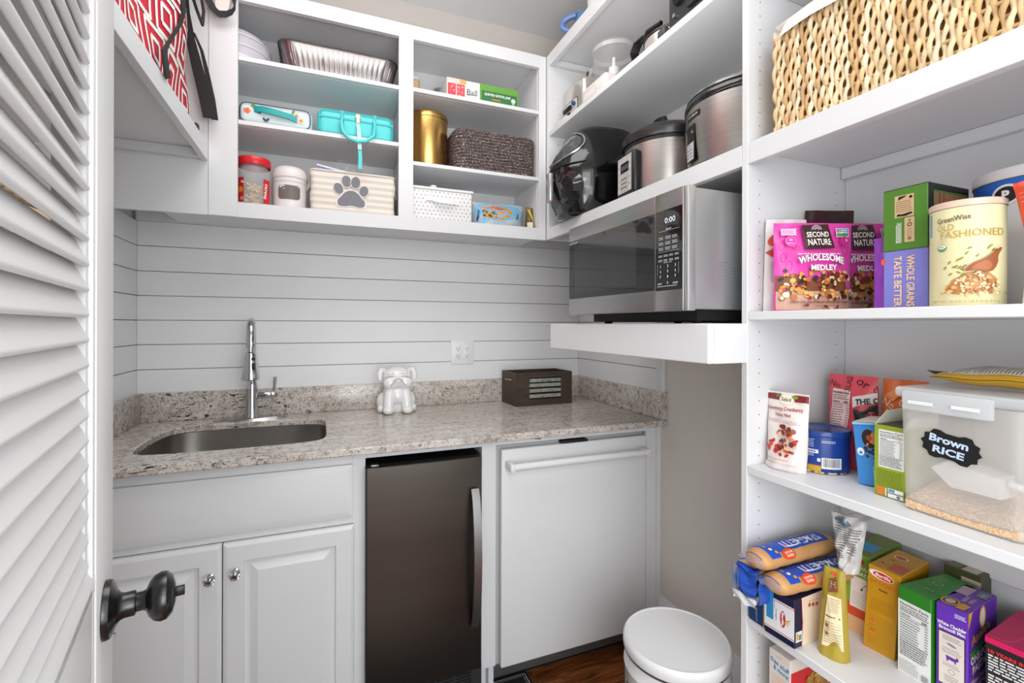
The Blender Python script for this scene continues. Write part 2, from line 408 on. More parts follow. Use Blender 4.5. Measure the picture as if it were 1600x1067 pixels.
# ================================================================= CABINETRY
def shelf_holes(parent, pts, f):
    b = B()
    for p in pts: b.lathe([(.0017, 0), (.0017, .0003)], p, M((120, 120, 122), .7), f, 8)
    b.obj('pin_holes', parent, kind='stuff')
UC = thing('upper_cabinet', 'white open-shelved wall cabinet over the sink with two bays', 'cabinet', (0, 0, 0))
b = B()
b.box(XL, .405, D1+.004, D1+.019, 1.6475, 2.4431, WHITE, .001, 1)
b.box(.405, .4905, D1, D1+.019, 1.6475, 2.4431, WHITE, .0015, 1); b.box(1.032, 1.087, D1, D1+.019, 1.6985, 2.391, WHITE, 0, 1)
b.box(1.6262, XF, D1, D1+.019, 1.6475, 2.4431, WHITE, .0015, 1); b.box(.4905, 1.6262, D1, D1+.019, 2.391, 2.4431, WHITE, 0, 1)
b.box(.4905, 1.6262, D1, D1+.019, 1.6475, 1.6985, WHITE, 0, 1); b.obj('face_frame', UC)
B().box(XL, 1.98, -.012, -.001, 1.665, 2.43, WHITE).obj('back_panel', UC)
def shelf(p, x0, x1, y0, y1, z0, z1, nm='shelf', m=WHITE): return B().box(x0, x1, y0, y1, z0, z1, m, .0015, 1).obj(nm, p)
for x0, x1, s in ((XL+.001, 1.0495, 0), (1.0695, 1.6250, 1)):
    for z0, z1 in ((2.186, 2.202), (1.9665, 1.982)) if s == 0 else ((2.190, 2.206), (1.9025, 1.918)):
        shelf(UC, x0, x1, D1+.0195, -.013, z0, z1); shelf(UC, (.4912, 1.0876)[s], (1.0315, 1.6258)[s], D1+.002, D1+.0192, z0, z1, 'shelf_edge')
shelf(UC, .25, 1.66, D1+.0195, -.013, 1.668, 1.698, 'bottom_panel'); shelf(UC, XL+.001, 1.66, D1+.0195, -.013, 2.42, 2.436, 'top_panel')
shelf(UC, 1.05, 1.069, D1+.0195, -.013, 1.699, 2.419, 'divider'); shelf(UC, 1.6255, 1.645, D1+.0195, -.013, 1.699, 2.419, 'divider')
shelf_holes(UC, [(1.0495, -.06, 1.76+.032*k) for k in range(18)]+[(1.6247, -.06, 1.76+.032*k) for k in range(18)], 'x')

RU = thing('wall_shelf_unit', 'white open appliance shelves on the right wall above the microwave', 'shelves', (0, 0, 0))
shelf(RU, XF+.0005, XR-.001, -.3254, -.3, 1.6475, 2.4431, 'end_panel')
B().box(XF, XF+.019, -1.3283, -.3256, 2.391, 2.4431, WHITE, .001, 1).obj('top_rail', RU); B().box(XF, XF+.019, -1.3283, -.3256, 1.6475, 1.696, WHITE, .001, 1).obj('bottom_rail', RU)
shelf(RU, XF+.0195, XR-.013, -1.328, -.3258, 1.675, 1.6955); shelf(RU, XF+.001, XR-.013, -1.328, -.3258, 2.0885, 2.109); shelf(RU, XF+.0195, XR-.013, -1.328, -.3258, 2.415, 2.438, 'top_panel')
shelf(RU, XR-.012, XR-.001, -1.328, -.3258, 1.66, 2.43, 'back_panel')
B().box(XF+.02, XR-.014, -.345, -.326, 2.39, 2.414, WHITE, .001, 1).obj('cleat', RU)
shelf_holes(RU, [(XF+.045, -.3258, 1.74+.032*k) for k in range(17)]+[(XF+.29, -.3258, 1.74+.032*k) for k in range(17)], 'y')

PS = thing('pantry_shelving', 'tall white open pantry shelving full of groceries on the right', 'shelves', (0, 0, 0))
shelf(PS, XF, XR-.001, YP, -1.3287, 0, 2.4431, 'side_panel'); shelf(PS, XF, XR-.001, -2.1, -2.082, 0, 2.4431, 'side_panel')
shelf(PS, XR-.012, XR-.001, -2.081, YP-.0005, .08, 2.43, 'back_panel')
B().box(XF, XF+.019, -2.081, YP-.0003, 1.6475, 1.696, WHITE, .001, 1).obj('face_frame', PS)
shelf(PS, XF+.0195, XR-.013, -2.081, YP-.0005, 1.6765, 1.6955)
for z0, z1 in ((2.051, 2.071), (1.2932, 1.3118), (.944, .9627), (.6027, .6213), (.32, .339), (.08, .1)):
    shelf(PS, XF+.0005, XR-.013, -2.081, YP-.0005, z0, z1)
for z0, z1 in ((1.648, 1.676), (.789, .9435)): shelf(PS, XR-.031, XR-.013, -2.08, YP-.002, z0, z1, 'cleat')
hs = []
for x in (1.6964, 1.9585):
    for k in range(-28, 33):
        z = 1.2657+.0316*k
        if all(not (a-.01 < z < c+.01) for a, c in ((1.6475, 1.7), (1.2932, 1.3118), (.944, .9627), (.6027, .6213), (2.051, 2.071))): hs.append((x, YP-.0004, z))
shelf_holes(PS, hs, 'y')

LC = thing('left_wall_cabinet', 'white shelf unit on the left wall holding the red patterned bag', 'shelves', (0, 0, 0))
XLF = .404
B().box(XLF-.019, XLF, -1.95, D1-.0005, 1.828, 1.884, WHITE, .001, 1).obj('face_frame', LC)
shelf(LC, XL, XLF-.0195, -1.95, D1-.0005, 1.862, 1.8815); shelf(LC, XL, XLF-.0195, D1-.02, D1-.0007, 1.832, 1.8615, 'cleat')
shelf(LC, XL, XLF, -1.95, D1-.0005, 2.42, 2.44, 'top_panel')
LS = thing('low_left_shelf', 'white shelf on the left wall glimpsed between the door slats', 'shelf', (0, 0, 0))
shelf(LS, XL, .36, -1.95, -1.06, 1.30, 1.32, 'shelf'); shelf(LS, XL, .36, -1.059, -1.04, 1.10, 1.60, 'side_panel')

# base run
BC = thing('base_cabinet', 'white raised-panel sink base cabinet running under the counter', 'cabinet', (0, 0, 0))
YB = -.62
b = B()
for x0, x1, z0, z1 in ((XL, .16, .1, .8895), (.8495, .8866, .1, .8895), (1.2651, 1.3159, .11, .8895), (1.943, XR-.0165, 0, .8895), (.16, .8495, .84, .8895), (.8866, 1.2651, .8668, .8895), (1.3159, 1.943, .866, .8895), (.16, .8495, .672, .70), (.16, .8495, .1, .135)):
    b.box(x0, x1, YB, YB+.019, z0, z1, WHITE, .0008, 1)
b.obj('face_frame', BC)
B().box(XR-.018, XR-.0005, -.636, -.6, .0, .889, WHITE, .0015, 1).obj('trim', BC)
for x in (.8676, 1.2651, 1.297): B().box(x, x+.0189, YB+.02, -.02, 0, .889, WHITE).obj('side_panel', BC)
B().box(XL, .8866, YB+.07, YB+.085, .001, .1, WHITE).obj('toe_kick', BC); B().box(1.2651, 1.3, YB+.05, YB+.065, .001, .109, WHITE).obj('toe_kick', BC)
def nested(b, x0, x1, z0, z1, rings, yb, m):
    """front of a panel as nested rectangles; rings (inset, y)"""
    vs = []
    for ins, y in [(0, yb)]+rings: vs.append([b.bm.verts.new(p) for p in ((x0+ins, y, z0+ins), (x1-ins, y, z0+ins), (x1-ins, y, z1-ins), (x0+ins, y, z1-ins))])
    fs = []
    for p, q in zip(vs, vs[1:]):
        for k in range(4): fs.append(b.bm.faces.new((p[k], p[(k+1) % 4], q[(k+1) % 4], q[k])))
    fs.append(b.bm.faces.new(vs[-1])); fs.append(b.bm.faces.new(list(reversed(vs[0])))); b._set(fs, m); return b
def rdoor(x0, x1, z0, z1):
    y = YB-.02
    return nested(B(), x0, x1, z0, z1, [(0, y+.006), (.003, y+.003), (.008, y+.001), (.010, y), (.052, y), (.0535, y+.008), (.058, y+.0095), (.066, y+.0095), (.084, y+.002), (.086, y+.0012)], YB-.001, WHITE).obj('door', BC, ang=20)
dl = rdoor(.153, .5055, .13, .6717); dr = rdoor(.5085, .8535, .13, .6717)
nested(B(), .153, .849, .6965, .855, [(0, YB-.014), (.02, YB-.0195), (.022, YB-.02)], YB-.001, WHITE).obj('drawer_front', BC, ang=20)
def glass_knob(p, x, z):
    k = B().lathe([(.004, 0), (.004, .004), (.005, .006), (.009, .0105), (.0135, .016), (.015, .021), (.0135, .0255), (.009, .028), (.0, .0285)], (0, 0, 0), GLASS, 'y', 12, cap=False).me('knob', 10)
    o = bpy.data.objects.new('knob', k); COL.objects.link(o); o.parent = p; o.location = (x, YB-.0205, z); o.scale = (1, -1, 1); o['label'] = 'faceted clear glass knob with chrome base'
    q = B().lathe([(.010, 0), (.010, .0015), (.006, .004), (.004, .005)], (0, 0, 0), CHROME, 'y', 20).obj('knob_base', o); q.location = (0, .0002, 0)
    B().lathe([(.0035, .005), (.0045, .0165), (.001, .0175)], (0, 0, 0), CHROME, 'y', 10).obj('screw', o)
glass_knob(dl, .4800, .588); glass_knob(dr, .5400, .592)

# countertop ------------------------------------------------------
def granite():
    m = bpy.data.materials.new('granite'); m.use_nodes = True; nt = m.node_tree; b = nt.nodes['Principled BSDF']; N = nt.nodes.new; Lk = nt.links.new
    tc = N('ShaderNodeTexCoord')
    def noise(sc, det, mapsc=(1, 1, 1), dist=0., rz=0., loc=(0, 0, 0)):
        mp = N('ShaderNodeMapping'); mp.inputs['Scale'].default_value = mapsc; mp.inputs['Rotation'].default_value = (0, R(rz), R(rz)); mp.inputs['Location'].default_value = loc
        n = N('ShaderNodeTexNoise'); n.inputs['Scale'].default_value = sc; n.inputs['Detail'].default_value = det; n.inputs['Distortion'].default_value = dist
        Lk(tc.outputs['Object'], mp.inputs[0]); Lk(mp.outputs[0], n.inputs['Vector']); return n.outputs['Fac']
    def ramp(src, stops):
        r = N('ShaderNodeValToRGB'); e = r.color_ramp.elements
        while len(e) < len(stops): e.new(.5)
        for q, (p, c) in zip(e, stops): q.position = p; q.color = lin(c)
        Lk(src, r.inputs[0]); return r.outputs[0]
    def mul(a, c, f=1.):
        x = N('ShaderNodeMix'); x.data_type = 'RGBA'; x.blend_type = 'MULTIPLY'; x.inputs[0].default_value = f; Lk(a, x.inputs[6]); Lk(c, x.inputs[7]); return x.outputs[2]
    base = ramp(noise(7, 5, (1, 3.4, 2), .9, 10), [(.3, (196, 188, 181)), (.5, (211, 204, 197)), (.7, (224, 218, 211))])
    c = mul(base, ramp(noise(46, 4), [(.36, (214, 208, 204)), (.5, 255)]))
    c = mul(c, ramp(noise(210, 3), [(.37, (150, 140, 136)), (.44, (232, 229, 227)), (.5, 255)]), .75)
    c = mul(c, ramp(noise(120, 2, loc=(5, 2, 1)), [(.31, (112, 104, 104)), (.35, 255)]), .8)
    # black flecks drifting in diagonal bands, mostly near the sink
    sx_ = N('ShaderNodeSeparateXYZ'); Lk(tc.outputs['Object'], sx_.inputs[0]); gx_ = N('ShaderNodeMapRange'); gx_.inputs['From Min'].default_value = .35; gx_.inputs['From Max'].default_value = 1.0; gx_.inputs['To Min'].default_value = .14; gx_.inputs['To Max'].default_value = -.12; Lk(sx_.outputs[0], gx_.inputs['Value'])
    ad = N('ShaderNodeMath'); ad.operation = 'ADD'; Lk(noise(5.5, 2, (1, 1.6, 1.6), .5, 28, (3.7, 1.3, .4)), ad.inputs[0]); Lk(gx_.outputs[0], ad.inputs[1])
    patch = ramp(ad.outputs[0], [(.54, 0), (.64, 255)])
    vein = ramp(noise(42, 5, (.6, 1.3, 1.7), 1.2, 28), [(.37, 0), (.40, 255)])
    x = N('ShaderNodeMix'); x.data_type = 'RGBA'; x.inputs[6].default_value = (1, 1, 1, 1); Lk(patch, x.inputs[0]); Lk(vein, x.inputs[7]); c = mul(c, x.outputs[2], .93)
    Lk(c, b.inputs['Base Color']); b.inputs['Roughness'].default_value = .16; b.inputs['Specular IOR Level'].default_value = .45; return m
GR = granite()
hole = [(.258, -.482), (.249, -.40), (.251, -.31), (.257, -.23), (.272, -.175), (.298, -.148), (.34, -.135), (.40, -.132), (.564, -.136), (.68, -.14), (.735, -.155), (.764, -.19), (.773, -.24), (.774, -.351), (.774, -.46), (.765, -.505), (.746, -.528), (.705, -.541), (.651, -.544), (.475, -.547), (.34, -.542), (.295, -.53), (.27, -.51)]
def smooth_loop(p, it=2):
    for _ in range(it):
        q = []
        for a, b in zip(p, p[1:]+p[:1]): q += [(a[0]*.75+b[0]*.25, a[1]*.75+b[1]*.25), (a[0]*.25+b[0]*.75, a[1]*.25+b[1]*.75)]
        p = q
    return p
hole = smooth_loop(hole, 1)
bm = bmesh.new(); outer = [(XL, -.672), (XR, -.672), (XR, 0), (XL, 0)]
def ring(pts, z): return [bm.verts.new((x, y, z)) for x, y in pts]
tops = []
for z in (.914, .8905):
    o_, h_ = ring(outer, z), ring(hole, z); es = []
    for r_ in (o_, h_):
        for k in range(len(r_)): es.append(bm.edges.new((r_[k], r_[(k+1) % len(r_)])))
    bmesh.ops.triangle_fill(bm, use_beauty=True, use_dissolve=False, edges=es); tops.append((o_, h_))
for r0, r1 in zip(tops[0], tops[1]):
    for k in range(len(r0)): bm.faces.new((r0[k], r0[(k+1) % len(r0)], r1[(k+1) % len(r0)], r1[k]))
bmesh.ops.recalc_face_normals(bm, faces=bm.faces)
me = bpy.data.meshes.new('countertop'); bm.to_mesh(me); bm.free(); me.materials.append(GR); me.set_sharp_from_angle(angle=R(30))
ct = bpy.data.objects.new('countertop', me); COL.objects.link(ct); tag(ct, 'speckled beige granite countertop with a backsplash and cut-out for the sink', 'countertop')
mo = ct.modifiers.new('b', 'BEVEL'); mo.width = .004; mo.segments = 3; mo.limit_method = 'ANGLE'; mo.angle_limit = R(60)
for a in ((XL, XR, -.02, -.0005), (XL, XL+.02, -.66, -.0205), (XR-.0205, XR-.0005, -.672, -.0205)):
    zt = 1.022 if a[0] < 1.9 or a[2] > -.1 else 1.019
    B().box(*a, .9145, 1.022, GR, .002, 2).obj('backsplash', ct)
sk = thing('sink', 'undermount stainless steel sink set into the granite counter', 'sink', (0, 0, 0))
ib = [(.511+(x-.511)*1.01, -.34+(y+.34)*1.01) for x, y in hole]
b = B(); lv = []
for z, s_, in ((.8898, 1.02), (.8898, 1.0), (.88, .998), (.74, .95), (.722, .9), (.716, .8), (.714, .1)):
    lv.append([b.bm.verts.new((.511+(x-.511)*s_, -.34+(y+.34)*s_, z)) for x, y in ib])
fs = []
for p, q in zip(lv, lv[1:]):
    for k in range(len(p)): fs.append(b.bm.faces.new((p[k], p[(k+1) % len(p)], q[(k+1) % len(p)], q[k])))
fs.append(b.bm.faces.new(lv[-1])); b._set(fs, M((170, 166, 162), .28, 1., noise=.04, scale=40)); b.obj('basin', sk, ang=50)
B().lathe([(.04, 0), (.042, .003), (.03, .004), (.028, .001)], (.511, -.34, .7145), CHROME, 'z', 24).obj('drain', sk)
# faucet
fc = thing('faucet', 'chrome gooseneck pull-down faucet with side lever behind the sink', 'faucet', (.508, -.078, .9142), 5)
b = B(); pts = [(-.125+.012*0, -.0), ]
deck = [(.112*cos(a)+(.014 if cos(a) > 0 else -.014), .026*sin(a)) for a in [2*pi*k/32 for k in range(32)]]
b.prism([(x, y) for x, y in deck], lambda a, c, h: (a, c, h), 0, .007, CHROME, .003); b.obj('deck_plate', fc)
b = B(); b.lathe([(.025, .007), (.025, .012), (.0215, .02), (.0215, .115), (.021, .125), (.0185, .14), (.0135, .158), (.0125, .17)], (0, 0, 0), CHROME, 'z', 28); b.obj('body', fc)
arc = [(0, 0, .165), (0, 0, .30)]+[(0, -.052+.052*cos(a), .30+.075*sin(a)) for a in [pi*k/14 for k in range(1, 15)]]+[(0, -.104, .28)]
B().tube(arc, .0145, CHROME, 18).obj('spout', fc)
sh = B(); sh.lathe([(.0145, .305), (.0175, .30), (.0175, .293), (.0115, .289), (.0115, .274), (.019, .268), (.0215, .25), (.0225, .235), (.0255, .205), (.031, .178), (.031, .173), (.026, .170)], (0, -.104, -.008), CHROME, 'z', 28)
so = sh.obj('spray_head', fc)
B().box(.004, .015, -.1305, -.12, .200, .226, DARK, .004).lathe([(.006, -.002), (.006, .006)], (.0095, -.1275, .240), DARK, 'y', 14).obj('spray_button', so)
b = B(); b.lathe([(.012, 0), (.0145, .008), (.0145, .045), (.013, .047), (.0135, .049), (.0135, .062), (.011, .066), (.0095, .072)], (.018, -.004, .092), CHROME, 'x', 22); b.tube([(.076, -.004, .1), (.078, -.004, .12), (.081, -.006, .16)], lambda t: .0042+.003*t, CHROME, 10); b.obj('lever', fc)

# ice maker ----------------------------------------------------------
im = thing('ice_maker', 'stainless steel undercounter ice maker between white cabinet stiles', 'appliance', (0, 0, 0))
B().box(.8895, 1.2625, -.615, -.08, .02, .842, M((16, 16, 17), .5)).obj('cabinet_body', im)
SD = M((98, 92, 86), .3, 1., noise=.08, scale=1.6, stretch=(.6, 1, 5), bump=.03)
b = B(); b.grid(lambda u, v: (.8895+.3636*u, -.650-.006*sin(pi*u), .1416+.7004*v), 14, 2, SD); bm = b.bm
b.box(.8895, 1.2531, -.6495, -.62, .1416, .842, M((150, 148, 146), .35, 1.)); b.obj('door', im)
B().box(.886, .8893, -.655, -.618, .1416, .842, DARK).obj('door_gasket', im)
hp = [(0, 0), (.0, 0)]
b = B(); P_ = [(1.226-.0 + .012*sin(pi*t)*0, -.656-.038*sin(pi*t)**.6 if 0 < t < 1 else -.656, .29+.452*t) for t in [k/16 for k in range(17)]]
b.ribbon([(1.228, p[1]-.004, p[2]) for p in P_], (.026, 0, 0), .006, M((158, 156, 154), .3, 1.)); b.obj('handle', im)
gb = B(); gb.box(.889, 1.2635, -.625, -.613, .03, .139, M((92, 92, 93), .4, .8)); g = gb.obj('grille', im)
for r_ in range(9):
    for c_ in range(5): B().box(.925+c_*.062, .925+c_*.062+.054, -.6262, -.6248, .04+r_*.0105, .0455+r_*.0105, DARK).obj('slot', g)
B().box(.89, 1.262, -.61, -.6, .002, .029, M((60, 60, 61), .5)).obj('base_plate', im)
B().box(.9, .925, -.645, -.62, .8425, .85, M((120, 118, 116), .3, 1.), .002).obj('hinge', im)

# dishwasher ------------------------------------------------------------
dwm = M((228, 229, 231), .3, noise=.008, scale=8)
dw = thing('dishwasher', 'white built-in dishwasher with a long tubular bar handle', 'appliance', (0, 0, 0))
B().box(1.333, 1.9355, -.63, -.602, .1016, .8515, dwm, .004, 3).obj('door', dw)
B().box(1.319, 1.94, -.601, -.05, .1, .86, M((185, 186, 188), .5)).obj('tub', dw)
b = B(); b.tube([(1.358, -.672, .799), (1.902, -.672, .799)], .0125, dwm, 20)
b.box(1.346, 1.364, -.686, -.6305, .7865, .8125, dwm, .003); b.box(1.897, 1.915, -.686, -.6305, .7865, .8125, dwm, .003); b.obj('handle', dw)
B().box(1.32, 1.94, -.575, -.55, .03, .0985, M((120, 121, 122), .35, .6), .006).obj('kick_panel', dw)
B().box(1.321, 1.939, -.545, -.53, .001, .09, DARK).obj('toe_shadow', dw)  # black slab behind the kick panel stands in for the shadow there
B().box(1.565, 1.673, -.632, -.604, .8525, .861, DARK, .002).obj('vent_latch', dw)
B().box(1.46, 1.485, -.6245, -.6205, .874, .886, CHROME, .001).obj('mounting_bracket', dw)

# ================================================================= MICROWAVE
ms = thing('microwave_shelf', 'chunky white painted box shelf carrying the microwave', 'shelf', (0, 0, 0))
B().box(1.545, 1.562, -1.3457, -.575, 1.196, 1.285, WHITEB, .002, 1).obj('front_board', ms)
B().box(1.5625, XR-.001, -.592, -.575, 1.196, 1.285, WHITEB, .001, 1).obj('end_board', ms)
B().box(1.5625, XF-.0005, -1.3457, -1.3275, 1.196, 1.285, WHITEB, .001, 1).obj('end_board', ms)
B().box(1.5625, XR-.001, -1.3272, -.5925, 1.25, 1.2845, WHITEB).obj('shelf_board', ms)
mw = thing('microwave', 'stainless steel microwave on the white box shelf, clock reading 0:00', 'microwave', (0, 0, 0))
SM = M((172, 171, 170), .33, 1., noise=.04, scale=5, stretch=(1, .3, 12), bump=.04)
SG = M((176, 177, 178), .42, .85, noise=.02, scale=4)
XM, y0m, y1m, z0m, z1m = 1.525, -1.289, -.752, 1.314, 1.6
B().box(XM+.028, XM+.42, y0m-.006, y1m+.004, z0m+.004, z1m-.002, SG, .003).obj('body', mw)
yd = -1.192
B().box(XM, XM+.0275, yd+.0008, y1m, z0m, z1m, SM, .003).obj('door', mw)
B().box(XM, XM+.0275, y0m, yd-.0008, z0m, z1m, SM, .003).box(XM+.004, XM+.0275, y0m-.012, y0m-.0005, z0m, z1m, M((196, 197, 198), .35, .7), .003).obj('control_housing', mw)
P = Print(lambda x, y, o: (XM-o, y1m-x, z0m+y), rough=.08)
W_ = y1m-y0m; Wd = y1m-yd
gl = M((9, 9, 10), .05, coat=.6); gl2 = M((44, 44, 45), .12, coat=.5)
P.rect(.004, .052, Wd-.002, .242, gl); P.rect(.04, .07, Wd-.075, .222, gl2)
P.text('SHARP Carousel', .006, .2335, .0055, (225, 225, 225), al='L', bold=.02)
P.obj('glass_window', mw)
P = Print(lambda x, y, o: (XM-o, yd-.0008-x, z0m+y), rough=.08)
wc = yd-y0m; wh = (228, 228, 230)
P.rect(.003, .05, wc-.003, .243, gl); P.text('0:00', wc*.55, .217, .013, M((235, 240, 255), .3, emit=.35), w=.036, bold=.0)
P.text('DEFROST', wc*.5, .196, .0035, wh, bold=.02); P.rect(.012, .1925, wc-.012, .193, wh)
for j in range(3):
    for i in range(3): P.fine(.014+i*.024, .172-j*.013, .032+i*.024, .18-j*.013, 2, wh, .0014)
P.rect(.012, .1425, wc-.012, .143, wh)
for j in range(2):
    for i in range(4): P.fine(.014+i*.019, .13-j*.011, .029+i*.019, .136-j*.011, 2, wh, .0012)
P.text('EXPRESS COOK', wc*.5, .1165, .003, wh)
for k in range(9): P.text(str(k+1), .022+(k % 3)*.026, .108-(k//3)*.0125, .0065, wh, bold=.03)
for x in (.012, wc-.012): P.rect(x-.0003, .088, x+.0003, .113, wh)
P.text('STOP', .02, .066, .0045, wh, bold=.02); P.text('0', .048, .068, .0065, wh, bold=.02); P.text('START', .075, .066, .0045, wh, bold=.02); P.fine(.012, .058, .084, .062, 1, wh, .0013)
P.obj('control_panel', mw)
b = B(); b.box(XM+.06, XM+.4, y0m+.02, y1m-.06, z0m-.022, z0m+.003, DARK)
b.obj('underside_plate', mw)
for x in (XM+.09, XM+.37):
    for y in (y0m+.05, y1m-.1): B().lathe([(.012, 0), (.014, .018)], (x, y, 1.2853), DARK, 'z', 14).obj('foot', mw)
vs = B()
for k in range(6): vs.box(XM+.1, XM+.25, y0m-.0066, y0m-.0055, z0m+.075+.008*k-.001, z0m+.075+.008*k+.001, M((150, 151, 152), .5, .5))
vs.obj('vent_slots', mw)

# ================================================================= OUTLET
ou = thing('wall_outlet', 'white double-gang outlet plate on the shiplap backsplash', 'outlet', (1.314, 0, 1.096))
B().box(0, .112, -.006, -.0003, 0, .111, M((236, 236, 236), .35), .0025).obj('cover_plate', ou)
for k in range(2):
    x = .017+k*.044; r_ = B().box(x, x+.033, -.0085, -.0062, .022, .09, M((238, 238, 238), .3), .001).obj('receptacle', ou); q = Print(lambda a, c, o, x=x: (x+a, -.0085-o, c))
    for z in (.036, .07):
        q.rect(.009, z, .011, z+.009, (40, 40, 40)); q.rect(.021, z+.001, .023, z+.008, (40, 40, 40)); q.ell(.016, z-.005, .0024, .0024, (40, 40, 40))
    q.obj('slots', r_)
for x in (.0335, .0775):
    for z in (.008, .102): B().lathe([(.0028, 0), (.002, .001)], (x, -.0072, z), M((225, 225, 225), .3), 'y', 10).obj('screw', ou)

cl_ = thing('ceiling_light', 'round white flush ceiling light of the pantry', 'lamp', (1.3, -1.15, 2.70))
B().lathe([(.11, .036), (.11, .02), (.095, .012)], (0, 0, 0), WHITE, 'z', 40).obj('canopy', cl_)
B().sphere((0, 0, 0), .1, M((255, 247, 236), .5, emit=3.5), 1, 1, .75, 32, 16).obj('globe', cl_)
# ================================================================= COUNTER OBJECTS
CER = M((240, 240, 240), .16, coat=.4)
dog = thing('cookie_jar', 'white glazed ceramic bulldog jar sitting on the counter', 'jar', (1.052, -.125, .9142), -3)
b = B()
b.lathe([(.045, .0), (.052, .01), (.054, .04), (.050, .07), (.046, .087)], (0, .015, 0), CER, 'z', 32, sy=.95)
for s in (-1, 1):
    b.sphere((s*.047, .03, .033), .03, CER, .85, 1.15, 1.1); b.sphere((s*.058, -.005, .014), .0135, CER, 1, 1.3, 1)
    b.tube([(s*.024, -.018, .082), (s*.03, -.034, .05), (s*.034, -.040, .012)], lambda t: .021-.003*t, CER, 16); b.sphere((s*.034, -.05, .0135), .0175, CER, 1.15, 1.25, .8)
b.sphere((0, -.015, .058), .04, CER, 1, .9, .85)
b.obj('body', dog, ang=70)
b = B()
b.sphere((0, .004, .121), .043, CER, 1.22, .95, .78); b.sphere((0, -.020, .109), .036, CER, 1.36, .85, .62)
for s in (-1, 1):
    b.sphere((s*.027, -.036, .103), .0205, CER, 1.15, .75, .95)
    b.tube([(s*.044, .004, .143), (s*.058, -.006, .144), (s*.063, -.012, .131), (s*.0615, -.012, .112)], lambda t: .0075+.003*sin(pi*t), CER, 10); b.sphere((s*.024, -.030, .137), .010, CER, 1.3, .6, .5)
    b.tube([(s*.012, -.041, .128), (s*.03, -.040, .131), (s*.043, -.028, .124)], .0035, CER, 6)
b.sphere((0, -.046, .113), .014, CER, 1.2, .7, .8)
b.tube([(-.026, -.0535, .094), (-.018, -.058, .105), (-.008, -.0575, .117), (0, -.0575, .120), (.008, -.0575, .117), (.018, -.058, .105), (.026, -.0535, .094)], .0016, M((176, 176, 178), .3), 6)
b.lathe([(.047, .0885), (.05, .093), (.044, .098)], (0, .0, 0), CER, 'z', 28, sy=.85); b.obj('head_lid', dog, ang=70)
dog.scale = (1.13, 1.08, 1.22)
B().lathe([(.0445, .087), (.0445, .0886)], (0, .01, 0), M((60, 60, 60), .6), 'z', 28, sy=.9).obj('rim_seal', dog)

WD = M((62, 50, 40), .55, noise=.35, scale=12, stretch=(1, 1, 8), bump=.3)
cr = thing('wooden_crate', 'dark stained wooden crate with a slatted front window and rope handles', 'crate', (1.562, -.198, .9142), 1.6)
cw, cd, ch, t = .289, .164, .150, .009
B().box(0, t, 0, cd, 0, ch, WD, .001, 1).obj('side_board', cr); B().box(cw-t, cw, 0, cd, 0, ch, WD, .001, 1).obj('side_board', cr)
B().box(t+.0003, cw-t-.0003, cd-t, cd, 0, ch, WD, .001, 1).obj('back_board', cr); B().box(t+.0003, cw-t-.0003, t, cd-t-.0003, .0, .008, WD, .001, 1).obj('bottom_board', cr)
b = B(); b.box(t+.0003, .068, 0, t, 0, ch, WD).box(.232, cw-t-.0003, 0, t, 0, ch, WD).box(.068, .232, 0, t, 0, .027, WD).box(.068, .232, 0, t, .128, ch, WD); b.obj('front_frame', cr)
SG2 = M((142, 148, 138), .7, noise=.3, scale=60, bump=.3)
for k, z in enumerate((.0415, .0665, .0905, .113)):
    B().box(.0665, .2335, .0045, .0075, z-.0075, z+.0085, SG2, .0008, 1).obj('slat', cr)
P = Print(lambda x, y, o: (x, .0044-o, y)); blobs(P, .08, .035, .225, .125, 40, [(120, 70, 60), (200, 196, 180), (90, 96, 88), (86, 60, 44)], .002, .0065, 4, lambda x, y: any(abs(y-z) < .0045 for z in (.0415, .0665, .0905, .113))); P.obj('peeling_paint', cr)['kind'] = 'stuff'
for x in (-.004, cw+.004): B().tube([(0, cd*.33, ch*.77), (x, cd*.33, ch*.77), (x, cd*.68, ch*.75), (0, cd*.68, ch*.75)] if x < 0 else [(cw, cd*.33, ch*.77), (x, cd*.33, ch*.77), (x, cd*.68, ch*.75), (cw, cd*.68, ch*.75)], .004, M((178, 128, 84), .8, noise=.3, scale=200), 8).obj('rope_handle', cr)

# ================================================================= TRASH CAN, RUG
EN = M((233, 234, 235), .25, coat=.2)
tc = thing('trash_can', 'round white enamel pet food bin with a domed lid by the pantry shelves', 'bin', (1.655, -1.122, 0))
B().lathe([(.128, .0), (.130, .012), (.134, .2), (.136, .355), (.1385, .36), (.1385, .366), (.136, .37), (.136, .400)], (0, 0, 0), EN, 'z', 64).obj('body', tc)
B().lathe([(.1395, .3855), (.1405, .388), (.1405, .404), (.1385, .411), (.134, .4155), (.130, .4150), (.1285, .4135), (.0, .4135)], (0, 0, .022), EN, 'z', 64, cap=False).obj('lid', tc)
B().lathe([(.1375, .4002), (.1375, .4074)], (0, 0, 0), M((70, 70, 72), .5), 'z', 64).obj('seal', tc)
def cyl(cx, cy, r): return lambda x, y, o: (cx+(r+o)*cos(x/r), cy+(r+o)*sin(x/r), y)
P = Print(cyl(0, 0, .1358), step=.01)
for a in (R(-157), R(-100), R(170)):
    x = a*.1358; z = .318
    P.rect(x-.012, z-.0035, x+.012, z+.0035, (20, 20, 20))
    for s in (-1, 1): P.ell(x+s*.013, z+.004, .0055, .0055, (20, 20, 20)); P.ell(x+s*.013, z-.004, .0055, .0055, (20, 20, 20))
P.obj('bone_print', tc)
b = B(); a0 = R(-62)
b.box(-.022, .022, -.006, 0, -.016, .016, M((120, 120, 122), .3, .9), .003); b.tube([(-.018, -.006, .008), (-.018, -.02, -.006), (.018, -.02, -.006), (.018, -.006, .008)], .004, M((90, 90, 92), .3, .9), 8)
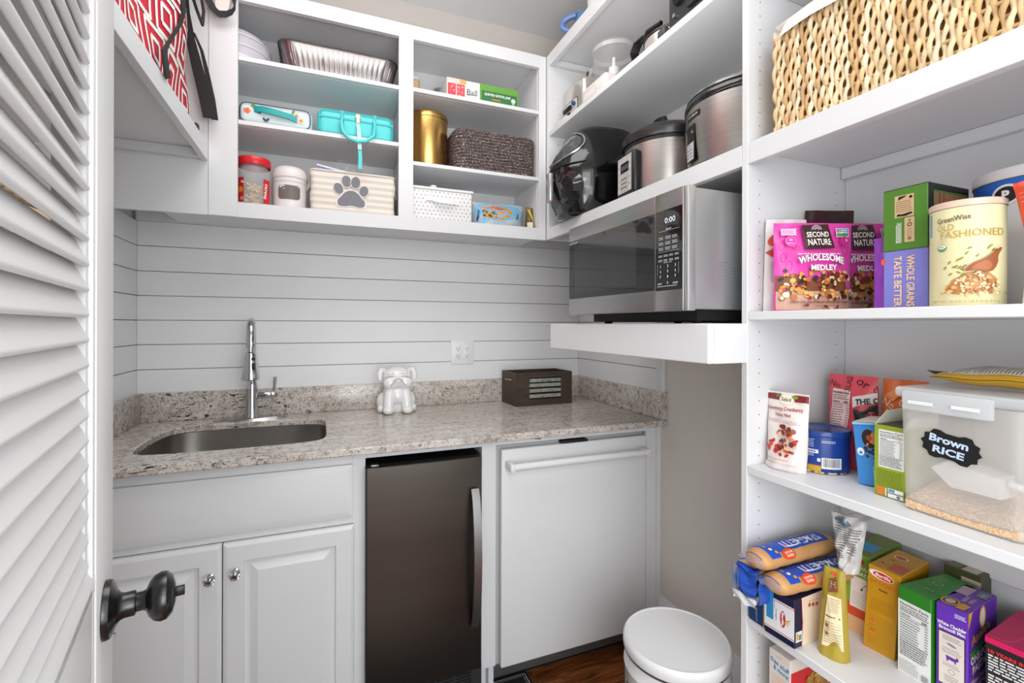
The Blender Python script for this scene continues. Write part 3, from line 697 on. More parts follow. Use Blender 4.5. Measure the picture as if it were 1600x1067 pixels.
h = b.obj('side_handle', tc, (0.1355*cos(a0), .1355*sin(a0), .34)); h.rotation_euler = (0, 0, a0+pi/2)

rg = thing('rug', 'black kitchen rug with white scrollwork on the wood floor', 'rug', (0, 0, 0))
rx0, rx1, ry0, ry1 = .62, 1.462, -1.15, -.549
B().box(rx0, rx1, ry0, ry1, .0005, .006, M((24, 24, 25), .85, noise=.3, scale=300, bump=.4), .002, 1).obj('mat', rg)
P = Print(lambda x, y, o: (x, y, .006+o), rough=.9); wc_ = (214, 212, 206)
for i in (.012, .02): 
    for a, c in (((rx0+i, ry0+i), (rx1-i, ry0+i)), ((rx1-i, ry0+i), (rx1-i, ry1-i)), ((rx1-i, ry1-i), (rx0+i, ry1-i)), ((rx0+i, ry1-i), (rx0+i, ry0+i))): P.line([a, c], .0022 if i < .015 else .001, wc_)
def spiral(cx, cy, r, a0, turns, s): P.line([(cx+r*(1-t/30)*cos(a0+s*turns*2*pi*t/30), cy+r*(1-t/30)*sin(a0+s*turns*2*pi*t/30)) for t in range(30)], .0028, wc_)
k = 0
x = rx0+.065
while x < rx1-.03:
    y = ry0+.065
    while y < ry1-.03:
        for q in range(4):
            a = q*pi/2+pi/4; spiral(x+.026*cos(a), y+.026*sin(a), .019, a+pi, 1.3, 1 if (q+k) % 2 else -1); P.k -= 1
        P.ell(x, y, .006, .006, wc_, n=10); P.ell(x+.055, y, .004, .009, wc_, n=10); k += 1; y += .105
    x += .105
P.obj('scroll_pattern', rg, label='white scrollwork')

# ================================================================= RED PATTERN TOTE ON LEFT SHELF
RED = (204, 30, 52)
bag = thing('patterned_tote', 'red tote with white concentric squares and black straps on the left shelf', 'bag', (0, 0, 0))
bx, by0, by1, bz0, bz1 = .392, -1.25, -.40, 1.8825, 2.38
def bagf(x, y, o):   # x along +y (away), y up; face looks toward +X
    u = (x)/(by1-by0); v = y/(bz1-bz0)
    lean = .05*v
    return (bx-.03*abs(2*u-1)**4+.008*sin(7*u+5*v)+.006*sin(15*u-9*v)+lean*0+o, by0+x-.02*v, bz0+y)
def bagb(x, y, o=0): p = bagf(x, y, 0); return (p[0]-.16+.05*abs(2*y/(bz1-bz0)-1)**2, p[1], p[2])
b = B(); Wb, Hb = by1-by0, bz1-bz0; mr = M(RED, .7, noise=.08, scale=20, bump=.2)
a = b.grid(lambda u, v: bagf(Wb*u, Hb*v, 0), 24, 12, mr); c = b.grid(lambda u, v: bagb(Wb*u, Hb*v), 24, 12, mr); ii = b.mi(mr)
for i in range(24):
    for q in (0, 12): b.bm.faces.new((a[i][q], a[i+1][q], c[i+1][q], c[i][q])).material_index = ii
for j in range(12):
    for q in (0, 24): b.bm.faces.new((a[q][j], a[q][j+1], c[q][j+1], c[q][j])).material_index = ii
b.obj('body', bag, ang=60)
P = Print(bagf, off=.001, step=.02); wh = (244, 240, 238)
def sq(cx, cy, r, wd, n, ph):
    for k, q in enumerate((r, r*.45)):
        pts = [(cx+q*(1+.06*sin(ph+j*2+k))*sx, cy+q*(1+.05*cos(ph+j))*sy) for j, (sx, sy) in enumerate(((-1, -1), (1, -1), (1, 1), (-1, 1)))]
        pp = []
        for p0, p1 in zip(pts, pts[1:]+pts[:1]): pp += [(p0[0]+(p1[0]-p0[0])*t/4, p0[1]+(p1[1]-p0[1])*t/4) for t in range(4)]
        P.line(pp+[pp[0]], wd, wh)
row = 0; y = .055
while y < Hb-.05:
    x = .065+(.069 if row % 2 else 0)
    while x < Wb-.055: sq(x, y, .052, .0115, 2, x*9+y*7); x += .138
    y += .118; row += 1
P.obj('square_pattern', bag, label='white concentric squares')
def side(x, y, o): return (bx-.01-x, by1-.10*(y/(bz1-bz0))*0+o+.004, bz0+y)
WEB = M((22, 22, 23), .6, noise=.15, scale=300, bump=.3)
B().ribbon([(.40, -.58, 2.19), (.405, -.60, 2.14), (.408, -.64, 2.085), (.412, -.73, 2.0), (.414, -.80, 1.93), (.412, -.78, 1.90), (.409, -.75, 1.885)], (0, .035, .02), .003, WEB).obj('web_strap', bag, label='ribbed black webbing strap')
B().ribbon([(.351, -.352, 2.36), (.354, -.35, 2.28), (.364, -.346, 2.2), (.386, -.342, 2.10), (.406, -.34, 2.02), (.418, -.34, 1.955)], lambda t: (.013+.026*min(t*1.3,1), .0, 0), .0025, WEB).ribbon([(.375, -.350, 2.22), (.395, -.345, 2.17), (.41, -.342, 2.10), (.424, -.338, 2.02), (.431, -.338, 1.953)], lambda t: (.006+.014*t, .0, 0), .002, WEB).obj('shoulder_strap', bag, label='wide black strap hanging past the shelf edge')
B().tube([(.392, -.95, 2.28), (.43, -.80, 2.205), (.436, -.70, 2.17), (.432, -.58, 2.165), (.425, -.48, 2.18), (.418, -.43, 2.25), (.40, -.42, 2.36)], .0045, WEB, 8).obj('cord', bag)
B().ribbon([(.40, -1.16, 2.20), (.404, -1.07, 2.13), (.404, -.98, 2.10), (.402, -.88, 2.13), (.398, -.80, 2.2)], (0, .01, .075), .004, WEB).obj('top_flap', bag)
b = B(); b.box(.372, .396, -.398, -.372, 1.883, 1.915, WEB, .004); b.obj('base_trim', bag)
tb = thing('cream_tote', 'cream bag with a black strap loop hanging above the red tote', 'bag', (0, 0, 0))
CT = M((232, 222, 216), .8, noise=.03, scale=40, bump=.2)
b = B(); b.ribbon([(.456, -.316, 2.50), (.452, -.318, 2.42), (.449, -.319, 2.352), (.446, -.320, 2.322)], lambda t: (.062-.03*t, .0, 0), .006, CT); b.box(.30, .47, -.42, -.33, 2.441, 2.62, CT, .02); b.obj('body', tb)
loop = [(.410, -.330, 2.52), (.405, -.331, 2.42), (.409, -.331, 2.35), (.424, -.331, 2.322), (.442, -.332, 2.308), (.462, -.332, 2.312), (.479, -.331, 2.325), (.488, -.330, 2.345), (.484, -.329, 2.38), (.476, -.329, 2.46), (.468, -.329, 2.52)]
B().ribbon(loop, lambda t: (0, .004, .024) if .3 < t < .75 else (.018, .006, .012), .002, WEB).obj('strap_loop', tb, label='black webbing loop')

# ================================================================= LEFT BAY OF UPPER CABINET
LAV = M((222, 216, 226), .22, noise=.01, scale=20)
ck = thing('cake_carrier', 'pale lavender plastic cake carrier at the left of the top shelf', 'container', (.462, -.155, 2.2025))
B().lathe([(.126, .0), (.134, .006), (.136, .012), (.12, .014)], (0, 0, 0), LAV, 'z', 48).obj('tray', ck)
B().lathe([(.121, .0145), (.121, .05), (.117, .085), (.104, .112), (.08, .128), (.04, .135), (0, .136)], (0, 0, 0), M((228, 224, 232), .15, trans=.35, ior=1.2), 'z', 48, cap=False).obj('dome', ck)
for z, r in ((.052, .1225), (.09, .1175)): B().tube([(r*cos(2*pi*k/40), r*sin(2*pi*k/40), z) for k in range(40)], .0022, LAV, 6, closed=True).obj('dome_ridge', ck)

fp = thing('foil_pan', 'ribbed disposable aluminium roasting pan on the top shelf', 'pan', (.612, -.282, 2.2025))
Wf, Df, Hf = .418, .225, .10
def rr(u, w, d, r):   # rounded rectangle perimeter point
    w2, d2 = w/2-r, d/2-r; segs = [2*w2, pi*r/2, 2*d2, pi*r/2]*2; tot = sum(segs); t = (u % 1)*tot; cx = [(-w2, -d2-r), (w2, -d2), (w2+r, -d2), (w2, d2), (w2, d2+r), (-w2, d2), (-w2-r, d2), (-w2, -d2)]
    for i, L in enumerate(segs):
        if t <= L: break
        t -= L
    f = t/L
    if i == 0: return (-w2+2*w2*f, -d2-r, 0, -1)
    if i == 2: return (w2+r, -d2+2*d2*f, 1, 0)
    if i == 4: return (w2-2*w2*f, d2+r, 0, 1)
    if i == 6: return (-w2-r, d2-2*d2*f, -1, 0)
    a = {1: -pi/2, 3: 0, 5: pi/2, 7: pi}[i]+f*pi/2; c = {1: (w2, -d2), 3: (w2, d2), 5: (-w2, d2), 7: (-w2, -d2)}[i]
    return (c[0]+r*cos(a), c[1]+r*sin(a), cos(a), sin(a))
rf = random.Random(2); jit = [rf.uniform(-1, 1) for _ in range(361)]
def foil(u, v):
    s = .86+.12*v; x, y, nx_, ny_ = rr(u, Wf*s, Df*s, .045*s)
    k = int(u*360); rib = .0035*abs(sin(u*62*pi))**.6*sin(pi*min(max(v*1.15, 0), 1)); corner = abs(nx_*ny_) > .02
    if corner: rib = .0022*jit[k]*sin(pi*v)
    return (Wf/2+x+nx_*rib, Df/2+y+ny_*rib, .001+v*(Hf-.004))
b = B(); b.grid(foil, 360, 8, ALU, cu=True)
b.grid(lambda u, v: (lambda p: (Wf/2+p[0]*1, Df/2+p[1], Hf-.003+.003*sin(pi*v)+.0006*jit[int(u*359)]))(rr(u, Wf*(.98+.045*v), Df*(.98+.07*v), .05)), 120, 4, ALU, cu=True)
lo = []
for k in range(60): q = foil(k/60, 0); lo.append(b.bm.verts.new((q[0], q[1], .0012)))
b._set([b.bm.faces.new(lo)], ALU); b.obj('foil_shell', fp, ang=50)

lb = thing('lunch_bag', 'small pale blue floral lunch bag with a teal carry handle', 'bag', (.487, -.272, 1.9825))
LBM = M((206, 224, 228), .5, noise=.02, scale=20)
b = B(); b.box(0, .238, 0, .17, 0, .078, LBM, .022, 5); b.obj('body', lb, ang=60)
B().tube([(.238/2+p[0]*1.0, -.001+.0*p[1], .039+p[1]) for p in [rr(k/48, .225, .066, .02)[:2] for k in range(48)]], .0016, M((30, 34, 38), .5), 6, closed=True).obj('zipper', lb)
P = Print(lambda x, y, o: (x, -o, y))
for x, y, r, c in ((.028, .044, .0115, (232, 120, 70)), (.055, .058, .008, (240, 170, 170)), (.185, .05, .009, (238, 176, 120)), (.20, .034, .012, (246, 200, 160)), (.06, .045, .006, (236, 150, 130))):
    for k in range(5): P.ell(x+r*.55*cos(k*1.256), y+r*.55*sin(k*1.256), r*.5, r*.42, c, k*72)
    P.ell(x, y, r*.35, r*.35, (216, 84, 50))
for x, y, a in ((.047, .066, 40), (.05, .06, 100), (.175, .062, 60), (.083, .02, 130), (.092, .02, 50)): P.ell(x, y, .0085, .004, (96, 140, 70) if y > .03 else (20, 62, 84), a)
P.obj('floral_print', lb)
B().ribbon([(.058, -.002, .052), (.075, -.010, .053), (.12, -.013, .047), (.165, -.01, .041), (.187, -.002, .035)], (0, .003, .021), .003, M((24, 160, 160), .5)).ribbon([(.05, -.0015, .054), (.072, -.0015, .05)], (0, 0, .024), .002, M((16, 128, 130), .5)).obj('handle', lb, label='teal webbing handle')

tq = thing('cooler_bag', 'turquoise soft cooler bag with a rope handle and clip', 'bag', (.740, -.268, 1.9825))
TQ = M((86, 206, 208), .45, noise=.02, scale=18); TQD = M((60, 180, 184), .5)
b = B(); b.box(0, .278, 0, .19, 0, .102, TQ, .026, 5); b.obj('body', tq, ang=60)
B().tube([(.139+p[0], -.0005, .051+p[1]) for p in [rr(k/60, .262, .088, .02)[:2] for k in range(60)]], .002, TQD, 6, closed=True).ribbon([(.004, -.0012, .068), (.274, -.0012, .068)], (0, 0, .006), .002, TQD).obj('piping', tq)
B().ribbon([(.088, -.002, .098), (.088, -.003, .02)], (.012, 0, 0), .003, TQD).obj('web_band', tq); B().ribbon([(.205, -.002, .098), (.205, -.003, .02)], (.012, 0, 0), .003, TQD).obj('web_band', tq)
B().tube([(.088, -.005, .07), (.084, -.025, .045), (.088, -.042, .005), (.11, -.048, -.020), (.14, -.05, -.028), (.17, -.048, -.022), (.198, -.042, .004), (.204, -.022, .045), (.203, -.005, .074)], .006, TQ, 12).obj('rope_handle', tq)
B().box(.137, .150, -.012, -.002, .056, .09, M((236, 214, 190), .35), .002).box(.133, .154, -.010, -.002, .078, .085, M((236, 214, 190), .35), .002).obj('clip', tq, label='cream plastic clip')
B().ribbon([(.143, -.006, .056), (.146, -.02, .03), (.146, -.046, -.02), (.148, -.047, -.055)], (.014, 0, 0), .0025, M((176, 214, 214), .5)).ribbon([(.148, -.044, -.05), (.150, -.0435, -.085), (.149, -.0432, -.125)], (.013, 0, 0), .0025, TQ).obj('strap', tq, label='hanging pale strap')

# bottom shelf of left bay
rj = thing('treat_jar', 'clear jar of bone biscuits with a red screw lid', 'jar', (.531, -.215, 1.6985))
PET = M((236, 238, 240), .06, alpha=.25, spec=.7)
B().lathe([(.052, 0), (.055, .004), (.055, .118), (.052, .132), (.046, .142), (.046, .15)], (0, 0, 0), PET, 'z', 40).obj('jar', rj)
B().lathe([(.0525, .146), (.0545, .149), (.0545, .170), (.052, .175), (.0, .1755)], (0, 0, 0), M((214, 34, 42), .3), 'z', 48, cap=False).obj('lid', rj, label='red ribbed screw lid')
P = Print(cyl(0, 0, .0553), step=.006); r_ = .0553
P.rect(r_*R(-155), .012, r_*R(-118), .098, (206, 34, 40)); P.rect(r_*R(-52), .012, r_*R(-20), .098, (206, 34, 40)); P.text('ks', r_*R(-122), .082, .009, (250, 246, 240), bold=.03)
P.ell(r_*R(-134), .055, .012, .011, (232, 140, 40)); P.fine(r_*R(-132), .018, r_*R(-119), .03, 3, (250, 240, 230)); P.text('SNACKS', r_*R(-44), .055, .01, (250, 246, 240), w=.055, rot=84, bold=.03); P.obj('print_label', rj)
bone = B(); BM = M((222, 190, 140), .8, noise=.12, scale=60)
bone.tube([(-.012, 0, 0), (.012, 0, 0)], .0042, BM, 8)
for sx in (-1, 1):
    for sy in (-1, 1): bone.sphere((sx*.0135, sy*.0038, 0), .0052, BM, seg=8, rings=6)
bme = bone.me('biscuit'); rb = random.Random(11)
for k in range(34):
    o = bpy.data.objects.new('bone_biscuit', bme); COL.objects.link(o); a = rb.uniform(0, 6.28); q = rb.uniform(0, .033)
    o.location = (.531+q*cos(a), -.215+q*sin(a), 1.7065+.0021*k); o.rotation_euler = (rb.uniform(-.5, .5), rb.uniform(-.6, .6), rb.uniform(0, 3))
    tag(o, 'tan bone-shaped dog biscuit inside the red-lidded jar', 'biscuit', 'dog biscuits in the jar')
bk = thing('treat_bin', 'white plastic canister with a dark window beside the biscuit jar', 'canister', (.6475, -.195, 1.6985))
WP = M((228, 224, 224), .35)
B().lathe([(.052, 0), (.056, .004), (.058, .118), (.061, .12), (.061, .136), (.056, .152), (.044, .162), (.0, .164)], (0, 0, 0), WP, 'z', 48, cap=False).lathe([(.0575, .1), (.0585, .104)], (0, 0, 0), M((200, 196, 196), .4), 'z', 48).obj('body', bk)
P = Print(cyl(0, 0, .0572), step=.006); P.poly([(.0572*R(-90)+p[0], .063+p[1]) for p in [rr(k/28, .078, .052, .012)[:2] for k in range(28)]], (112, 104, 100)); P.obj('window', bk)
B().tube([(-.02, 0, .163), (-.012, 0, .172), (.012, 0, .172), (.02, 0, .163)], .003, M((190, 190, 192), .3), 8).obj('lid_grip', bk)
pb = thing('paw_print_bin', 'striped fabric storage bin with a grey paw print', 'bin', (.718, -.272, 1.6985))
def stripe_mat():
    m = bpy.data.materials.new('stripes'); m.use_nodes = True; nt = m.node_tree; b = nt.nodes['Principled BSDF']; tc_ = nt.nodes.new('ShaderNodeTexCoord'); sp_ = nt.nodes.new('ShaderNodeSeparateXYZ'); mt = nt.nodes.new('ShaderNodeMath'); mt.operation = 'MULTIPLY'; mt.inputs[1].default_value = 2*pi/.024; sn = nt.nodes.new('ShaderNodeMath'); sn.operation = 'SINE'; cr_ = nt.nodes.new('ShaderNodeValToRGB'); e = cr_.color_ramp.elements
    e[0].position = .42; e[0].color = lin((236, 226, 214)); e[1].position = .58; e[1].color = lin((212, 205, 196)); mm = nt.nodes.new('ShaderNodeMapRange'); mm.inputs['From Min'].default_value = -1; mm.inputs['From Max'].default_value = 1
    nt.links.new(tc_.outputs['Object'], sp_.inputs[0]); nt.links.new(sp_.outputs[2], mt.inputs[0]); nt.links.new(mt.outputs[0], sn.inputs[0]); nt.links.new(sn.outputs[0], mm.inputs[0]); nt.links.new(mm.outputs[0], cr_.inputs[0]); nt.links.new(cr_.outputs[0], b.inputs['Base Color']); b.inputs['Roughness'].default_value = .85
    return m
STR = stripe_mat(); Wp, Dp, Hp = .304, .2, .152
def pbf(u, v, o=0):
    x, y, a_, b_ = rr(u, Wp*(.98+.02*v), Dp, .012); return (Wp/2+x+a_*(.004*sin(9*v+5*u)+o), Dp/2+y+b_*(.003*sin(8*u+4*v)+o), v*Hp)
b = B(); b.grid(pbf, 96, 8, STR, cu=True); b.grid(lambda u, v: (Wp/2+(rr(u, Wp-.004, Dp-.004, .012)[0]), Dp/2+rr(u, Wp-.004, Dp-.004, .012)[1], Hp*(1-v)+.001), 96, 2, STR, cu=True)
b.box(.004, Wp-.004, .004, Dp-.004, 0, .004, STR); b.tube([(Wp/2+p[0], Dp/2+p[1], Hp) for p in [rr(k/60, Wp, Dp, .012)[:2] for k in range(60)]], .0028, M((238, 230, 220), .8), 6, closed=True); b.obj('fabric_body', pb, ang=60)
P = Print(lambda x, y, o: (.143+(x-.137)*1.34, .0-.0045-o, .073+(y-.073)*1.25)); GP = (128, 128, 134)
def pad(pts_or, out): 
    P.poly([(cx_+(x_-cx_)*1.13, cy_+(y_-cy_)*1.13) for x_, y_ in pts_or], (226, 222, 218)); P.k += 0; P.poly(pts_or, M(GP, .9, noise=.15, scale=200))
for cx_, cy_, rx_, ry_, a_ in ((.103, .085, .012, .0165, 18), (.124, .108, .0125, .0175, 5), (.148, .107, .0125, .0175, -5), (.170, .083, .012, .0165, -18)):
    pad([(cx_+rx_*cos(t)*cos(R(a_))-ry_*sin(t)*sin(R(a_)), cy_+rx_*cos(t)*sin(R(a_))+ry_*sin(t)*cos(R(a_))) for t in [2*pi*k/22 for k in range(22)]], 0)
cx_, cy_ = .137, .055; main = smooth_loop([(.137, .084), (.118, .075), (.109, .06), (.100, .052), (.101, .034), (.118, .032), (.137, .038), (.156, .032), (.172, .034), (.174, .052), (.165, .06), (.155, .075)], 2); pad(main, 0)
P.obj('paw_print', pb, label='grey felt paw print')
for s in (0, 1): B().ribbon([(Wp*s+(.003 if s else -.003), Dp*.35, .112), (Wp*s+(.014 if s else -.014), Dp*.4, .095), (Wp*s+(.014 if s else -.014), Dp*.6, .095), (Wp*s+(.003 if s else -.003), Dp*.65, .112)], (0, .002, .016), .003, M((232, 222, 210), .9)).obj('side_handle', pb)
zb = thing('zip_bags', 'crumpled clear zip bags standing in the paw print bin', 'bag', (.74, -.19, 1.735))
FILM = M((238, 240, 243), .12, alpha=.2, spec=.9)
def crumple(x0, z0, w_, h_, y_, sd, yaw=0.):
    r_ = random.Random(sd); ph = [r_.uniform(0, 6) for _ in range(6)]
    b = B(); b.grid(lambda u, v: (x0+w_*u*(1-.25*v)+.008*sin(6*v+ph[0]), y_+.014*sin(5*u+7*v+ph[1])+.007*sin(13*u-9*v+ph[2])+.004*sin(27*u+19*v+ph[3]), z0+h_*v*(1-.35*abs(2*u-1)**1.5)+.006*sin(9*u+ph[4])), 24, 16, FILM); return b
crumple(.03, 0, .13, .19, 0, 1).obj('film', zb, ang=30); crumple(.12, 0, .155, .20, .025, 2).obj('film', zb, ang=30); crumple(.09, 0, .10, .175, -.03, 5).obj('film', zb, ang=30)
B().ribbon([(.0, -.04, .143), (.12, -.045, .122)], (0, 0, .012), .002, M((226, 228, 240), .3)).ribbon([(.0, -.0415, .1395), (.12, -.0465, .1185)], (0, 0, .003), .0025, M((84, 96, 190), .4)).obj('zip_seal', zb, label='zip seal with a blue line')

# ================================================================= RIGHT BAY OF UPPER CABINET
kc = thing('kraft_canister', 'small brown kraft jar with a grey lid at the left of the jar shelf', 'jar', (1.108, -.2, 2.2065))
B().lathe([(.017, 0), (.019, .004), (.021, .07)], (0, 0, 0), M((196, 160, 118), .7), 'z', 28).obj('body', kc); B().lathe([(.0225, .0705), (.0225, .082), (.02, .085)], (0, 0, 0), M((196, 194, 190), .4), 'z', 28).obj('lid', kc)
bl = Carton('jar_box', 'carton printed with jelly jars and the words QUILTED CRYSTAL JARS', 'box', (1.232, -.247, 2.2065), 0, .318, .13, .092, (226, 226, 224))
p = bl.f['front']; p.rect(.142, 0, .318, .092, (104, 166, 66)); p.rect(.15, .024, .312, .066, (58, 118, 72)); p.text('QUILTED CRYSTAL JARS', .222, .051, .013, (245, 248, 244), w=.118, bold=.03); p.rect(.196, .031, .234, .036, (230, 130, 50))
p.ell(.294, .042, .010, .010, (214, 232, 214)); p.rect(.288, .016, .300, .034, (150, 200, 140)); p.rect(.142, .0, .318, .012, (150, 196, 66)); p.fine(.20, .008, .305, .018, 2, (240, 246, 236)); p.text('Ball', .108, .046, .024, (70, 72, 74), w=.044, bold=.0); p.line([(.085, .033), (.128, .036)], .0014, (70, 72, 74))
p.rect(.0, .0, .078, .092, (232, 205, 196))
for x, c in ((.004, (222, 70, 84)), (.042, (226, 84, 92))): p.rect(x, .006, x+.034, .07, c); blobs(p, x+.004, .012, x+.03, .064, 10, [(246, 170, 170), (200, 44, 60), (240, 120, 120)], .003, .006, int(x*900)); p.rect(x+.001, .071, x+.033, .08, (230, 214, 206))
p.rect(.055, .074, .082, .09, (232, 168, 100)); bl.done()
for i, (x, r_) in enumerate(((1.247, .035), (1.345, .036), (1.415, .036))):
    j = thing('mason_jar', ('clear mason jar at the left behind the jelly jar box', 'clear mason jar behind the middle of the jelly jar box', 'clear mason jar behind the green end of the jelly jar box')[i], 'jar', (x, -.065, 2.2065))
    B().lathe([(r_*.9, 0), (r_, .006), (r_, .085), (r_*.85, .098), (r_*.85, .104)], (0, 0, 0), M((232, 236, 238), .05, alpha=.3, spec=.8), 'z', 28).obj('glass', j); B().lathe([(r_*.93, .104), (r_*.93, .117), (r_*.88, .12), (0, .12)], (0, 0, 0), M((184, 184, 186), .3, .9), 'z', 32, cap=False).obj('lid', j)
gc = thing('gold_canister', 'tall brushed gold metal canister beside the dark woven basket', 'canister', (1.168, -.165, 1.9185))
B().lathe([(.083, 0), (.085, .003), (.085, .208), (.0865, .210), (.0865, .228), (.084, .232), (.0, .232)], (0, 0, 0), M((206, 166, 98), .27, 1., noise=.05, scale=4, stretch=(1, 1, 40)), 'z', 64, cap=False).obj('body', gc)
wbk = thing('dark_woven_basket', 'dark brown braided rope basket beside the gold canister', 'basket', (1.262, -.28, 1.9185))
def speck():
    m = bpy.data.materials.new('crochet'); m.use_nodes = True; nt = m.node_tree; b = nt.nodes['Principled BSDF']; tc_ = nt.nodes.new('ShaderNodeTexCoord'); v_ = nt.nodes.new('ShaderNodeTexNoise'); v_.inputs['Scale'].default_value = 190; v_.inputs['Detail'].default_value = 3; cr_ = nt.nodes.new('ShaderNodeValToRGB'); e = cr_.color_ramp.elements
    e[0].position = .42; e[0].color = lin((62, 52, 52)); e[1].position = .72; e[1].color = lin((206, 192, 188)); x = e.new(.56); x.color = lin((108, 94, 92))
    nt.links.new(tc_.outputs['Object'], v_.inputs['Vector']); nt.links.new(v_.outputs['Fac'], cr_.inputs[0]); nt.links.new(cr_.outputs[0], b.inputs['Base Color']); b.inputs['Roughness'].default_value = .85; return m
CRO = speck(); n_ = 13; rp = .0068
for k in range(n_):
    b = B(); N_ = 180; zz = rp+.0128*k; ww = .346*(1+.003*k/2); dd = .2
    pts = [(.1795+q[0], .1+q[1], zz+.0012*sin(8*q[0]*9+k)) for q in [rr(i/N_, ww, dd, .045) for i in range(N_)]]
    b.tube(pts, rp, CRO, 8, closed=True); bm = b.bm
    for i, v in enumerate(bm.verts):
        c = Vector(pts[i//8]); v.co = c+(v.co-c)*(1+.22*sin(i//8*2*pi*60/N_*.999+(i % 8)*.785))
    b.obj('rope_coil', wbk, ang=180)
B().box(.012, .364, .012, .188, .001, .008, M((60, 50, 48), .9)).obj('base', wbk)
db = thing('polka_dot_bin', 'white fabric bin with grey polka dots and a ribbon handle', 'bin', (1.078, -.28, 1.6985))
B().box(0, .252, 0, .2, 0, .120, M((236, 236, 236), .8, noise=.02, scale=80), .004, 2).obj('body', db); B().box(-.004, .259, -.004, .204, .1203, .131, M((238, 238, 238), .7), .004, 2).obj('lid', db)
P = Print(lambda x, y, o: (x, -o, y))
for i in range(15):
    for j in range(8):
        x = .010+i*.0168+(.0084 if j % 2 else 0); y = .008+j*.0148
        if x < .246: P.ell(x, y, .00225, .00225, (92, 92, 96), n=8); P.k -= 1
P.obj('dots', db)
B().ribbon([(.062, -.0015, .085), (.082, -.004, .086), (.105, -.018, .078), (.155, -.018, .074), (.18, -.004, .078), (.2, -.0015, .076)], (0, .002, .02), .0022, M((240, 240, 240), .8)).obj('handle', db)
B().lathe([(.008, .131), (.008, .137), (.015, .143), (.014, .150), (.0, .152)], (.103, .05, 0), M((242, 242, 242), .3), 'z', 20, cap=False).obj('knob', db)
br = Pouch('bread_bag', 'clear bag of rolls with a blue label showing a sandwich', 'bag', (1.352, -.272, 1.6985), 0, .232, .108, .12, (150, 196, 226), wr=.003, rough=.2, seed=4, mat=M((196, 210, 220), .2, alpha=.75, noise=.05, scale=30))
p = br.p; p.poly([(x_*.232, y_*.108) for x_, y_ in smooth_loop([(.02, .25), (.05, .85), (.2, .95), (.5, .9), (.85, .97), (.97, .7), (.9, .4), (.6, .3), (.3, .25), (.12, .05)], 1)], (120, 184, 226))
p.poly([(x_*.232, y_*.108) for x_, y_ in smooth_loop([(.13, .42), (.12, .8), (.3, .9), (.55, .86), (.76, .75), (.74, .45), (.55, .3), (.3, .26)], 1)], (210, 154, 76)); p.poly([(x_*.232, y_*.108) for x_, y_ in smooth_loop([(.14, .66), (.3, .84), (.5, .8), (.68, .74), (.5, .68), (.3, .7)], 1)], (196, 96, 56))
blobs(p, .034, .042, .10, .07, 26, [(70, 40, 28), (60, 110, 50), (90, 52, 36), (190, 60, 50)], .003, .007, 8); p.text('AMERICAN', .018, .045, .008, (24, 34, 80), w=.05, rot=78, bold=.03); p.text('BUNS', .195, .052, .009, (24, 34, 80), w=.03, rot=60, bold=.03); br.done()
yb = Pouch('snack_packet', 'small olive and yellow packet in the corner of the lower right bay', 'packet', (1.588, -.268, 1.6985), 0, .034, .098, .05, (104, 84, 40), seed=9)
yb.p.poly([(.004, .09), (.016, .092), (.032, .05), (.032, .02), (.024, .03), (.014, .06)], (226, 200, 70)); yb.p.rect(.002, .004, .026, .03, (226, 214, 190)); yb.done()

# ================================================================= RIGHT WALL APPLIANCES (shelf top 1.696)
Z1 = 1.6958
af = thing('air_fryer', 'glossy black air fryer with a silver trimmed top and side handle', 'appliance', (1.765, -.52, Z1), -90)
def afs(u, v, o=0):
    a = 2*pi*u; c_, s_ = cos(a), sin(a); h = .335*v
    k = (.86+.26*sin(pi*min(v*1.05, 1))**.8) if v < .55 else 1.11-.34*((v-.55)/.45)**2
    rx_, ry_ = .132*k, .165*k*(1-.0*v); cy_ = .055*max(v-.5, 0)*2*.6
    ex = abs(c_)**.8*(1 if c_ > 0 else -1); ey = abs(s_)**.8*(1 if s_ > 0 else -1)
    return ((rx_+o)*ex, cy_+(ry_+o)*ey, h)
b = B(); V = b.grid(afs, 64, 24, BLACKG, cu=True); b._set([b.bm.faces.new([r_[0] for r_ in V]), b.bm.faces.new([r_[-1] for r_ in V])], BLACKG); b.obj('body', af, ang=60)
P = Print(lambda x, y, o: afs(.75+x, y, o+.0012), step=.02)
P.poly([(.15*cos(t), .30+.26*sin(t) if sin(t) < 0 else .30+.24*sin(t)) for t in [2*pi*k/40 for k in range(40)]], M((22, 22, 25), .06, coat=.6)); P.obj('drawer', af, label='glossy black pull-out basket')
B().tube([afs(.75+.155*cos(t), .56+.0*t+.03*sin(t)-.07*cos(2*t)*0+.0, .003) for t in [pi*k/30 for k in range(-30, 1)]], .0028, BLACKP, 8).obj('drawer_seam', af)
B().tube([afs(.75+.13*cos(t), .78+.17*sin(t), .002) for t in [2*pi*k/48 for k in range(48)]], .0042, M((186, 186, 188), .2, .9), 8, closed=True).obj('trim_ring', af, label='silver ring round the control panel')
P = Print(lambda x, y, o: afs(.75+x, y, o+.0012), step=.02); P.poly([(.115*cos(t), .78+.15*sin(t)) for t in [2*pi*k/36 for k in range(36)]], M((70, 70, 72), .12, coat=.5)); P.obj('control_panel', af)
b = B(); b.box(-.018, .018, -.208, -.188, .052, .165, M((176, 176, 178), .25, .6), .008, 3); h_ = b.obj('handle', af); 
b = B(); b.box(-.014, .014, -.1875, -.14, .13, .16, BLACKG, .006); b.obj('handle_mount', h_)

